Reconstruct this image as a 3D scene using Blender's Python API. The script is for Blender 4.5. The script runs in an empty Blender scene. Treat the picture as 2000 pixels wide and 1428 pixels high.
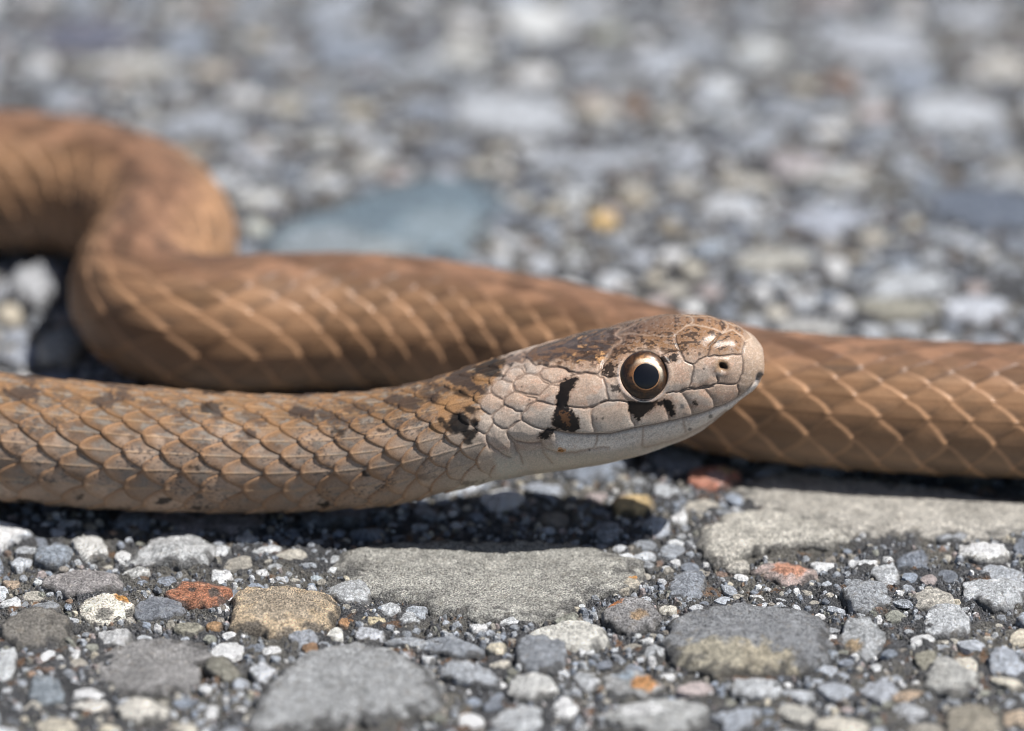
import bpy, math, random
import numpy as np
from mathutils import Vector, Matrix

# ------------------------------------------------------------------ units
# 1 Blender unit = 1 cm.  Lengths below are worked out in "u" = 0.0265 mm and
# multiplied by K when a mesh is made.
K = 0.00265
scene = bpy.context.scene
C = scene.collection
scene.unit_settings.system = 'METRIC'
scene.unit_settings.scale_length = 0.01
rng = np.random.default_rng(7)
random.seed(7)

# ------------------------------------------------------------------ camera
ANG = math.radians(25.0)
DIST = 9434.0
FWD = np.array([0, math.cos(ANG), -math.sin(ANG)])
UPV = np.array([0, math.sin(ANG), math.cos(ANG)])
RGT = np.array([1.0, 0, 0])
O0 = np.array([260.0, 0.0, 307.0])
CAM = O0 - FWD * DIST - RGT * 260.0 + UPV * 46.0
cd = bpy.data.cameras.new('camera')
cam = bpy.data.objects.new('camera', cd)
C.objects.link(cam)
cam.location = CAM * K
cam.rotation_euler = (math.radians(90.0) - ANG, 0, 0)
cd.sensor_fit = 'HORIZONTAL'
cd.sensor_width = 36.0
cd.lens = 36.0 * DIST / 2000.0
cd.clip_start = 0.5
cd.clip_end = 5000.0
cd.dof.use_dof = True
cd.dof.focus_distance = (DIST - 150.0) * K
APER = 285.0 * K                                   # diameter of the lens opening
cd.dof.aperture_fstop = cd.lens * 1e-3 / APER
cd.dof.aperture_blades = 0
scene.camera = cam

# ------------------------------------------------------------------ light
SUN = Vector((0.48, -0.04, 0.86)).normalized()
world = bpy.data.worlds.new('World')
scene.world = world
world.use_nodes = True
wn = world.node_tree
wn.nodes.clear()
sky = wn.nodes.new('ShaderNodeTexSky')
sky.sky_type = 'NISHITA'
sky.sun_disc = False
sky.sun_elevation = math.asin(SUN.z)
sky.sun_rotation = math.atan2(SUN.x, SUN.y)
bg = wn.nodes.new('ShaderNodeBackground')
bg.inputs['Strength'].default_value = 0.052
wo = wn.nodes.new('ShaderNodeOutputWorld')
wn.links.new(sky.outputs[0], bg.inputs['Color'])
wn.links.new(bg.outputs[0], wo.inputs['Surface'])
sl = bpy.data.lights.new('sun', 'SUN')
sl.energy = 5.0
sl.angle = math.radians(0.55)
sl.color = (1.0, 0.97, 0.93)
so = bpy.data.objects.new('sun', sl)
C.objects.link(so)
so.rotation_euler = SUN.to_track_quat('Z', 'Y').to_euler()
scene.view_settings.view_transform = 'Standard'
scene.view_settings.look = 'None'
scene.view_settings.exposure = 0.40
scene.view_settings.gamma = 1.0
scene.view_settings.use_curve_mapping = False
scene.cycles.use_denoising = True
scene.cycles.pixel_filter_type = 'BLACKMAN_HARRIS'
scene.cycles.filter_width = .95
scene.cycles.max_bounces = 6
scene.cycles.sample_clamp_indirect = 6.0


def project(P):
    v = P - CAM
    d = v @ FWD
    return 1000.0 + (v @ RGT) * DIST / d, 714.0 - (v @ UPV) * DIST / d


def ground_pt(px, py, z=0.0):
    ray = FWD * DIST + RGT * (px - 1000.0) + UPV * (714.0 - py)
    t = (z - CAM[2]) / ray[2]
    return CAM + ray * t


# ------------------------------------------------------------------ numpy noise
def _hash(ix, iy, iz, seed):
    h = (ix * 374761393 + iy * 668265263 + iz * 2147483647 + seed * 1274126177) & 0xFFFFFFFF
    h = ((h ^ (h >> 13)) * 1274126177) & 0xFFFFFFFF
    h = ((h ^ (h >> 16)) * 2246822519) & 0xFFFFFFFF
    return ((h ^ (h >> 15)) & 0xFFFFFF) / float(0xFFFFFF)


def vnoise(x, y, z=0.0, seed=0):
    x = np.asarray(x, float); y = np.asarray(y, float)
    z = np.zeros_like(x) + z
    ix = np.floor(x).astype(np.int64); iy = np.floor(y).astype(np.int64); iz = np.floor(z).astype(np.int64)
    fx = x - ix; fy = y - iy; fz = z - iz
    fx = fx * fx * (3 - 2 * fx); fy = fy * fy * (3 - 2 * fy); fz = fz * fz * (3 - 2 * fz)
    r = 0
    for a in (0, 1):
        for b in (0, 1):
            for c in (0, 1):
                w = (fx if a else 1 - fx) * (fy if b else 1 - fy) * (fz if c else 1 - fz)
                r = r + w * _hash(ix + a, iy + b, iz + c, seed)
    return r


def fbm(x, y, z=0.0, seed=0, octaves=3, gain=0.5):
    s = 0; a = 1.0; t = 0; f = 1.0
    for o in range(octaves):
        s = s + a * vnoise(np.asarray(x) * f, np.asarray(y) * f, np.asarray(z) * f, seed + o * 17)
        t += a; a *= gain; f *= 2.03
    return s / t


def sstep(a, b, x):
    t = np.clip((x - a) / (b - a), 0, 1)
    return t * t * (3 - 2 * t)


def mix(c0, c1, m):
    return c0 * (1 - m[..., None]) + np.asarray(c1) * m[..., None]


# ------------------------------------------------------------------ mesh helpers
def make_mesh(name, verts, faces, mat, cols=None, attrs=None, smooth=True):
    """verts (N,3) in u, faces (M,4) or (M,3) int array, or list of such arrays"""
    if not isinstance(faces, list):
        faces = [faces]
    me = bpy.data.meshes.new(name)
    me.vertices.add(len(verts))
    me.vertices.foreach_set('co', (np.asarray(verts) * K).astype(np.float32).ravel())
    loops = np.concatenate([f.ravel() for f in faces])
    sizes = np.concatenate([np.full(len(f), f.shape[1], np.int32) for f in faces])
    starts = np.concatenate([[0], np.cumsum(sizes)[:-1]]).astype(np.int32)
    me.loops.add(len(loops))
    me.loops.foreach_set('vertex_index', loops.astype(np.int32))
    me.polygons.add(len(sizes))
    me.polygons.foreach_set('loop_start', starts)
    me.polygons.foreach_set('use_smooth', np.full(len(sizes), smooth))
    me.update(calc_edges=True)
    if cols is not None:
        ca = me.attributes.new('Col', 'FLOAT_COLOR', 'POINT')
        c4 = np.ones((len(verts), 4), np.float32); c4[:, :3] = np.clip(cols, 0, 1)
        ca.data.foreach_set('color', c4.ravel())
    for k, v in (attrs or {}).items():
        at = me.attributes.new(k, 'FLOAT', 'POINT')
        at.data.foreach_set('value', (np.zeros(len(verts)) + v).astype(np.float32))
    me.materials.append(mat)
    return me


def link(name, me, parent=None, **props):
    o = bpy.data.objects.new(name, me)
    C.objects.link(o)
    if parent is not None:
        o.parent = parent
    for k, v in props.items():
        o[k] = v
    return o


def grid_faces(nr, nc, wrap=True):
    i = np.arange(nr - 1)[:, None]
    j = np.arange(nc if wrap else nc - 1)[None, :]
    j2 = (j + 1) % nc
    a = i * nc + j; b = i * nc + j2; c = (i + 1) * nc + j2; d = (i + 1) * nc + j
    return np.stack([a, b, c, d], -1).reshape(-1, 4)


# ------------------------------------------------------------------ materials
class Nodes:
    def __init__(s, name):
        s.m = bpy.data.materials.new(name); s.m.use_nodes = True
        s.t = s.m.node_tree; s.n = s.t.nodes; s.n.clear()
        s.out = s.n.new('ShaderNodeOutputMaterial')
        s.b = s.n.new('ShaderNodeBsdfPrincipled')
        s.t.links.new(s.b.outputs[0], s.out.inputs['Surface'])
        s.tc = s.n.new('ShaderNodeTexCoord')

    def l(s, a, b): s.t.links.new(a, b)

    def attr(s, name):
        a = s.n.new('ShaderNodeAttribute'); a.attribute_name = name; return a

    def noise(s, scale, detail=3, rough=.6, vec=None, dist=0):
        a = s.n.new('ShaderNodeTexNoise'); a.inputs['Scale'].default_value = scale
        a.inputs['Detail'].default_value = detail; a.inputs['Roughness'].default_value = rough
        a.inputs['Distortion'].default_value = dist
        s.l(vec or s.tc.outputs['Object'], a.inputs['Vector']); return a

    def voro(s, scale, feature='F1'):
        a = s.n.new('ShaderNodeTexVoronoi'); a.feature = feature; a.inputs['Scale'].default_value = scale
        s.l(s.tc.outputs['Object'], a.inputs['Vector']); return a

    def ramp(s, src, stops):
        r = s.n.new('ShaderNodeValToRGB'); e = r.color_ramp.elements
        while len(e) < len(stops): e.new(0.5)
        for k, (p, c) in enumerate(stops):
            e[k].position = p; e[k].color = (c, c, c, 1) if not hasattr(c, '__len__') else (*c, 1)
        s.l(src, r.inputs[0]); return r

    def mathn(s, op, a, b=None, clamp=False):
        m = s.n.new('ShaderNodeMath'); m.operation = op; m.use_clamp = clamp
        for k, v in enumerate((a, b)):
            if v is None: continue
            if isinstance(v, (int, float)): m.inputs[k].default_value = v
            else: s.l(v, m.inputs[k])
        return m.outputs[0]

    def mixc(s, mode, fac, a, b):
        m = s.n.new('ShaderNodeMix'); m.data_type = 'RGBA'; m.blend_type = mode
        if isinstance(fac, (int, float)): m.inputs[0].default_value = fac
        else: s.l(fac, m.inputs[0])
        for k, v in ((6, a), (7, b)):
            if isinstance(v, tuple): m.inputs[k].default_value = (*v, 1)
            else: s.l(v, m.inputs[k])
        return m.outputs[2]

    def bump(s, h, strength, dist):
        b = s.n.new('ShaderNodeBump'); b.inputs['Strength'].default_value = strength
        b.inputs['Distance'].default_value = dist
        s.l(h, b.inputs['Height']); s.l(b.outputs[0], s.b.inputs['Normal']); return b


# stone: colour attribute, mineral grains whose strength is the attribute "grain"
S = Nodes('stone')
ca = S.attr('Col'); ga = S.attr('grain')
n1 = S.noise(14, 5, .7)
n2 = S.noise(88, 4, .75)
S.l(S.mathn('ADD', S.mathn('MULTIPLY', ga.outputs['Fac'], 85), 30), n2.inputs['Scale'])
n3 = S.noise(230, 3, .7)
nb = S.noise(34, 5, .75, dist=.6)
base = S.mixc('MULTIPLY', 1.0, ca.outputs['Color'], S.ramp(n1.outputs[0], [(.30, .66), (.70, 1.36)]).outputs[0])
base = S.mixc('MULTIPLY', 1.0, base, S.ramp(nb.outputs[0], [(.32, .60), (.46, 1.0), (.68, 1.34)]).outputs[0])
base = S.mixc('MULTIPLY', ga.outputs['Fac'], base, S.ramp(n2.outputs[0], [(.38, .16), (.47, .85), (.60, 1.8)]).outputs[0])
base = S.mixc('MULTIPLY', .9, base, S.ramp(n3.outputs[0], [(.3, .62), (.7, 1.38)]).outputs[0])
tint = S.noise(22, 3, .6)
base = S.mixc('MIX', S.mathn('MULTIPLY', S.ramp(tint.outputs[0], [(.56, 0.), (.72, 1.)]).outputs[0], .38), base, (.34, .285, .215))
# tar and dirt caught in hollows
tar = S.noise(48, 4, .7, dist=1.0)
base = S.mixc('MIX', S.mathn('MULTIPLY', S.ramp(tar.outputs[0], [(.63, 0.), (.68, 1.)]).outputs[0], .6), base, (.07, .07, .072))
S.l(base, S.b.inputs['Base Color'])
S.b.inputs['Roughness'].default_value = .6
S.b.inputs['Specular IOR Level'].default_value = .35
hh = S.mathn('ADD', S.mathn('MULTIPLY', n2.outputs[0], 1.0), S.mathn('MULTIPLY', n3.outputs[0], .5))
hh = S.mathn('ADD', hh, S.mathn('MULTIPLY', nb.outputs[0], 2.2))
S.bump(hh, 1.0, .024)
M_STONE = S.m

# bituminous matrix of the road
A = Nodes('asphalt')
ca = A.attr('Col')
n1 = A.noise(9, 4, .6)
n2 = A.noise(70, 4, .75)
v1 = A.voro(62)
v2 = A.voro(150)
base = A.mixc('MULTIPLY', 1.0, ca.outputs['Color'], A.ramp(n1.outputs[0], [(.3, .6), (.7, 1.4)]).outputs[0])
base = A.mixc('MULTIPLY', 1.0, base, A.ramp(n2.outputs[0], [(.35, .45), (.65, 1.6)]).outputs[0])
sp = A.mathn('MULTIPLY', A.ramp(v1.outputs['Color'], [(.60, 0.), (.66, 1.)]).outputs[0], A.ramp(v1.outputs['Distance'], [(.30, 1.), (.42, 0.)]).outputs[0])
base = A.mixc('MIX', S.mathn('MULTIPLY', 1, 1) if False else A.mathn('MULTIPLY', sp, .75), base, (.26, .26, .26))
sp2 = A.mathn('MULTIPLY', A.ramp(v2.outputs['Color'], [(.66, 0.), (.70, 1.)]).outputs[0], A.ramp(v2.outputs['Distance'], [(.30, 1.), (.42, 0.)]).outputs[0])
base = A.mixc('MIX', A.mathn('MULTIPLY', sp2, .8), base, (.36, .35, .33))
A.l(base, A.b.inputs['Base Color'])
A.b.inputs['Roughness'].default_value = .5
A.b.inputs['Specular IOR Level'].default_value = .5
hh = A.mathn('ADD', n2.outputs[0], A.mathn('MULTIPLY', v2.outputs['Distance'], -.6))
hh = A.mathn('ADD', hh, A.mathn('MULTIPLY', v1.outputs['Distance'], -.8))
A.bump(hh, 1.0, .03)
M_ASPHALT = A.m

# snake skin
N = Nodes('snake_skin')
ca = N.attr('Col'); ra = N.attr('rough')
n1 = N.noise(150, 2, .6)
n2 = N.noise(420, 2, .6)
vv = N.voro(330)
base = N.mixc('MULTIPLY', 1.0, ca.outputs['Color'], N.ramp(n1.outputs[0], [(.3, .80), (.7, 1.20)]).outputs[0])
base = N.mixc('MULTIPLY', .45, base, N.ramp(vv.outputs['Color'], [(.0, .65), (1., 1.35)]).outputs[0])
N.l(base, N.b.inputs['Base Color'])
N.l(ra.outputs['Fac'], N.b.inputs['Roughness'])
N.b.inputs['Specular IOR Level'].default_value = .28
N.b.inputs['Subsurface Weight'].default_value = .0
N.b.inputs['Subsurface Radius'].default_value = (.03, .012, .006)
N.b.inputs['Subsurface Scale'].default_value = .5
N.bump(N.mathn('ADD', n2.outputs[0], N.mathn('MULTIPLY', vv.outputs['Distance'], .6)), .12, .005)
M_SKIN = N.m

E = Nodes('eye_surface')
ca = E.attr('Col')
n1 = E.noise(130, 3, .7)
E.l(E.mixc('MULTIPLY', .7, ca.outputs['Color'], E.ramp(n1.outputs[0], [(.3, .5), (.7, 1.5)]).outputs[0]), E.b.inputs['Base Color'])
E.b.inputs['Roughness'].default_value = .35
E.b.inputs['Specular IOR Level'].default_value = .3
E.b.inputs['Coat Weight'].default_value = .6
E.b.inputs['Coat Roughness'].default_value = .04
M_EYE = E.m

# ================================================================== SNAKE PATH
def resample(xs, table):
    t = np.array(table, float)
    # monotone-ish cubic through Catmull-Rom on the table
    x = t[:, 0]; y = t[:, 1]
    m = np.gradient(y, x)
    i = np.clip(np.searchsorted(x, xs) - 1, 0, len(x) - 2)
    h = x[i + 1] - x[i]; u = np.clip((xs - x[i]) / h, 0, 1)
    return ((2 * u**3 - 3 * u**2 + 1) * y[i] + (u**3 - 2 * u**2 + u) * h * m[i]
            + (-2 * u**3 + 3 * u**2) * y[i + 1] + (u**3 - u**2) * h * m[i + 1])


TOP = [(-260, 712), (-100, 718), (0, 729), (100, 739), (200, 749), (300, 757), (400, 765), (500, 770), (620, 770), (700, 766), (760, 759), (850, 740), (930, 713),
       (1000, 691), (1054, 674), (1108, 661), (1160, 651), (1211, 640), (1262, 628), (1296, 621), (1330, 618), (1364, 620), (1398, 627), (1432, 638),
       (1457, 651), (1477, 667), (1487, 684), (1491.5, 700), (1493, 711)]
BOT = [(-260, 975), (-100, 980), (0, 986), (100, 993), (200, 1003), (324, 1008), (500, 1007), (635, 1003), (743, 997), (797, 989), (878, 968), (959, 949), (1000, 940),
       (1054, 927), (1108, 915), (1162, 904), (1216, 891), (1270, 877), (1302, 866), (1343, 850), (1389, 827), (1416, 805), (1440, 786), (1460, 769),
       (1477, 752), (1487, 738), (1491.5, 724), (1493, 713)]
AXZ = [(-260, 140), (0, 142), (300, 136), (600, 142), (750, 168), (900, 216), (1000, 248), (1100, 274), (1200, 299), (1260, 314), (1300, 325), (1350, 336),
       (1400, 350), (1450, 363), (1493, 361)]
WID = [(-260, 130), (0, 128), (300, 122), (500, 118), (700, 114), (800, 112), (900, 114), (1000, 124), (1080, 136), (1150, 138), (1220, 130), (1262, 122),
       (1300, 114), (1350, 101), (1400, 87), (1430, 77), (1457, 63), (1477, 45), (1487, 28), (1491.5, 14), (1493, 2)]

# near part: rings at constant x from the snout leftwards
tip = 1493.0 - 40.0 * (1 - np.cos(np.linspace(0, math.pi / 2, 34)))
xs_near = np.concatenate([tip[:-1], np.arange(1453.0, 1000, -1.5), np.arange(1000.0, -130, -1.7)])
T = resample(xs_near, TOP); B = resample(xs_near, BOT); Z = resample(xs_near, AXZ); W = resample(xs_near, WID)
half = np.maximum((B - T) / 2, 0.6)
W = np.minimum(W, half / math.sin(ANG) * .8)
H = np.sqrt(np.maximum(half**2 - (W * math.sin(ANG))**2, .5)) / math.cos(ANG)
Cn = np.array([ground_pt(x, (t + b) / 2, z) for x, t, b, z in zip(xs_near, T, B, Z)])
# smooth Y so that the axis is straight in plan
ysm = np.convolve(np.pad(Cn[:, 1], 60, mode='edge'), np.ones(121) / 121, 'valid')
Cn[:, 1] = ysm
TZ = sstep(1380, 1300, xs_near)

# far part: control points (px, py of the axis, z, radius)
ctrl = [(-330, 850, 145, 140), (-700, 800, 150, 145), (-1000, 700, 150, 148), (-1050, 560, 155, 150), (-800, 430, 158, 154),
        (-450, 368, 160, 158), (-150, 352, 160, 160), (40, 358, 160, 160), (185, 376, 158, 158), (292, 420, 158, 157), (325, 475, 156, 154), (284, 540, 154, 150),
        (272, 590, 151, 146), (345, 628, 148, 144), (460, 637, 148, 146), (600, 630, 149, 146), (750, 631, 147, 143), (900, 645, 142, 138), (1050, 672, 141, 137), (1200, 708, 141, 137),
        (1350, 748, 140, 136), (1500, 777, 140, 136), (1650, 791, 141, 137), (1800, 800, 142, 138), (1960, 806, 142, 138), (2150, 810, 142, 138), (2450, 790, 138, 134),
        (2800, 720, 120, 116), (3050, 600, 95, 92), (3000, 480, 70, 66), (2700, 430, 45, 40), (2450, 440, 24, 20), (2330, 470, 10, 5)]
pts = [Cn[-30], Cn[-1]] + [ground_pt(a, b, z) for a, b, z, r in ctrl]
rad = [W[-30], W[-1]] + [c[3] for c in ctrl]
pts = np.array(pts); rad = np.array(rad, float)
far = []; farr = []
for k in range(1, len(pts) - 1):
    p0, p1, p2 = pts[k - 1], pts[k], pts[k + 1]
    p3 = pts[min(k + 2, len(pts) - 1)]
    seg = np.linalg.norm(p2 - p1)
    n = max(int(seg / 5), 2)
    # centripetal Catmull-Rom tangents
    d1 = math.sqrt(np.linalg.norm(p1 - p0)); d2 = math.sqrt(seg); d3 = math.sqrt(max(np.linalg.norm(p3 - p2), 1))
    m1 = (p2 - p1) + d2 * ((p1 - p0) / d1 - (p2 - p0) / (d1 + d2))
    m2 = (p2 - p1) + d2 * ((p3 - p2) / d3 - (p3 - p1) / (d2 + d3))
    for u in np.arange(n) / n:
        h00, h10, h01, h11 = 2*u**3-3*u**2+1, u**3-2*u**2+u, -2*u**3+3*u**2, u**3-u**2
        far.append(h00*p1 + h10*m1 + h01*p2 + h11*m2)
        farr.append(rad[k] * (1 - u) + rad[k + 1] * u)
far = np.array(far)[1:]; farr = np.array(farr)[1:]
ker = np.exp(-(np.arange(-24, 25) / 12.0)**2); ker /= ker.sum()
far_s = np.stack([np.convolve(np.pad(far[:, k], 24, mode='edge'), ker, 'valid') for k in range(3)], 1)
farr = np.convolve(np.pad(farr, 24, mode='edge'), ker, 'valid')
wgt = sstep(0, 40, np.arange(len(far)))[:, None]
far = far * (1 - wgt) + far_s * wgt
# thin out rings in the off-frame loops
pxf, pyf = project(far)
keep = np.ones(len(far), bool)
idx = np.arange(len(far))
keep[((pxf < -60) | (pxf > 2100)) & (idx % 3 != 0)] = False
far = far[keep]; farr = farr[keep]
CEN = np.vstack([Cn, far]); HW = np.concatenate([W, farr]); HH = np.concatenate([H, farr])
NN = len(Cn); NR = len(CEN)
arc = np.concatenate([[0], np.cumsum(np.linalg.norm(np.diff(CEN, axis=0), axis=1))])
tan = np.gradient(CEN[:, :2], axis=0); tan /= np.linalg.norm(tan, axis=1)[:, None] + 1e-9
nor = np.stack([-tan[:, 1], tan[:, 0]], 1)
wn_ = sstep(NN - 60, NN + 10, np.arange(NR))[:, None]
nor = np.array([[0, -1.0]]) * (1 - wn_) + nor * wn_
nor /= np.linalg.norm(nor, axis=1)[:, None]

NT = 400
u = np.arange(NT) / NT
def theta_dist(center):
    # more vertices around angle `center`
    x = np.linspace(-math.pi, math.pi, 4001)
    d = 0.32 + 1.3 * np.exp(-(x / 1.25)**4)
    c = np.cumsum(d); c = (c - c[0]) / (c[-1] - c[0])
    return np.interp(u, c, x) + center
thA = theta_dist(1.25)
thB = theta_dist(-1.1)
blend = sstep(NN + 20, NN + 160, np.arange(NR))[:, None]
TH = thA[None] * (1 - blend) + thB[None] * blend
SN = np.sin(TH); CS = np.cos(TH)
headw = np.zeros(NR); headw[:NN] = sstep(1020, 1200, xs_near)
ex = (1 - .13 * headw)[:, None]
YY = np.sign(SN) * np.abs(SN)**ex * HW[:, None]
ZZ = np.sign(CS) * np.abs(CS)**ex * HH[:, None]
# flatter belly on the body
belly = (1 - headw)[:, None] * .10
ZZ = np.where(ZZ < 0, ZZ * (1 - belly * sstep(.5, 1, -CS)), ZZ)
BASE = np.empty((NR, NT, 3))
BASE[..., 0] = CEN[:, None, 0] + nor[:, None, 0] * YY
BASE[..., 1] = CEN[:, None, 1] + nor[:, None, 1] * YY
BASE[..., 2] = CEN[:, None, 2] + ZZ


def grid_normals(P):
    du = np.gradient(P, axis=0)
    dv = np.roll(P, -1, 1) - np.roll(P, 1, 1)
    n = np.cross(dv, du)
    n /= np.linalg.norm(n, axis=2)[..., None] + 1e-12
    # outward
    s = np.sign(np.sum(n * (P - CEN[:, None, :]), axis=2))
    s[s == 0] = 1
    return n * s[..., None]


NRM = grid_normals(BASE)

# ------------------------------------------------------------------ scales
TW = (TH + math.pi) % (2 * math.pi) - math.pi       # wrapped
f = np.abs(TW) / math.pi
pk = np.array([0, 26, 52, 79, 107, 137, 169, 206, 250, 300, 375]) / 375.0
pk2 = np.array([0, 20, 41, 64, 89, 117, 150, 192, 244, 302, 375]) / 375.0
_b = sstep(NN + 20, NN + 160, np.arange(NR))[:, None]
q = np.interp(f, pk, np.arange(11)) * (1 - _b) + np.interp(f, pk2, np.arange(11)) * _b
pitch = np.interp(arc, [0, 480, 560, 700, 900, 1150, 1500, NN and arc[NN], arc[NN] + 900, arc[-1]],
                  [58, 58, 60, 62, 72, 80, 82, 84, 89, 89])
phase = np.concatenate([[0], np.cumsum(np.diff(arc) / pitch[1:])])
PH = phase[:, None] + 0.012 * q * 0
# slight lateral irregularity
jx = (fbm(phase[:, None] * .8 + 0 * q, q * .5, 0, 3, 2) - .5) * .22 + (vnoise(phase[:, None] * 3 + 0 * q, q * 2.2, 0, 4) - .5) * .07
PHj = PH + jx
blr = sstep(NN - 40, NN + 120, np.arange(NR))[:, None]
best = np.full(q.shape, -9.0); be = np.zeros(q.shape); bb = np.zeros(q.shape)
bk = np.zeros(q.shape); bi = np.zeros(q.shape)
k0 = np.floor(q)
for dk in (0, 1):
    k = np.minimum(k0 + dk, 9)
    b = q - k
    absb = np.where(k >= 9, np.maximum(-b, 0), np.abs(b))
    edge = (.5 - .52 * absb**2.3 - .05 * absb - .10 * b * (1 - absb) * (k < 9)) * (1 - blr) + (.5 - .55 * absb**1.45) * blr
    off = .5 * (k % 2)
    i = np.ceil(PHj - off - edge)
    a = PHj - off - i
    side = np.where(TW > 0, 1, 2)
    w = a > best
    best = np.where(w, a, best); be = np.where(w, edge - a, be); bb = np.where(w, b, bb)
    bk = np.where(w, k, bk); bi = np.where(w, i * 4 + side * (k > 0), bi)
E_ = np.clip(be, 0, 1)
rowd = sstep(0, 3, q)                                  # dorsal rows are flatter/denser
Hs = np.interp(q, [0, 4, 8, 9, 10], [3.4, 5.6, 7.2, 4.6, 2.0])
scale_h = (best + .6) / 1.1 * Hs - bb**2 * Hs * .38 * (bk < 9)
scale_h += Hs * .35 * sstep(0, .10, E_) - Hs * .35
keel = np.exp(-(bb / .06)**2) * (bk < 8) * sstep(.02, .2, E_) * sstep(1.0, .6, E_)
scale_h += keel * .8
scale_h *= 1 - .30 * blr
tipm = np.exp(-(bb / .16)**2) * np.exp(-((E_ - .07) / .07)**2) * sstep(3.5, 5, q) * sstep(9, 8, q)
scale_h += tipm * 1.6
r1 = _hash(bi.astype(np.int64), bk.astype(np.int64), 0, 5)
r2 = _hash(bi.astype(np.int64), bk.astype(np.int64), 0, 9)

PX, PY = project(BASE.reshape(-1, 3))
# the far half of the head mirrors the near half: look it up at the mirrored point
MIR = BASE[:NN].copy()
cy = CEN[:NN, None, 1]
MIR[..., 1] = np.where(BASE[:NN, :, 1] > cy, 2 * cy - BASE[:NN, :, 1], BASE[:NN, :, 1])
hx, hy = project(MIR.reshape(-1, 3)); hx = hx.reshape(NN, NT); hy = hy.reshape(NN, NT)
Nm = NRM[:NN].copy(); Nm[..., 1] = -np.abs(Nm[..., 1])
face = -(Nm @ FWD)
vis = sstep(-.12, .05, face)

def z1(*p): return [(1000 + a / 3.7037, 580 + b / 3.7037) for a, b in p]
def z3(*p): return [(1160 + a / 5.882, 600 + b / 5.882) for a, b in p]
def z4(*p): return [(860 + a / 5.882, 640 + b / 5.882) for a, b in p]

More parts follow.
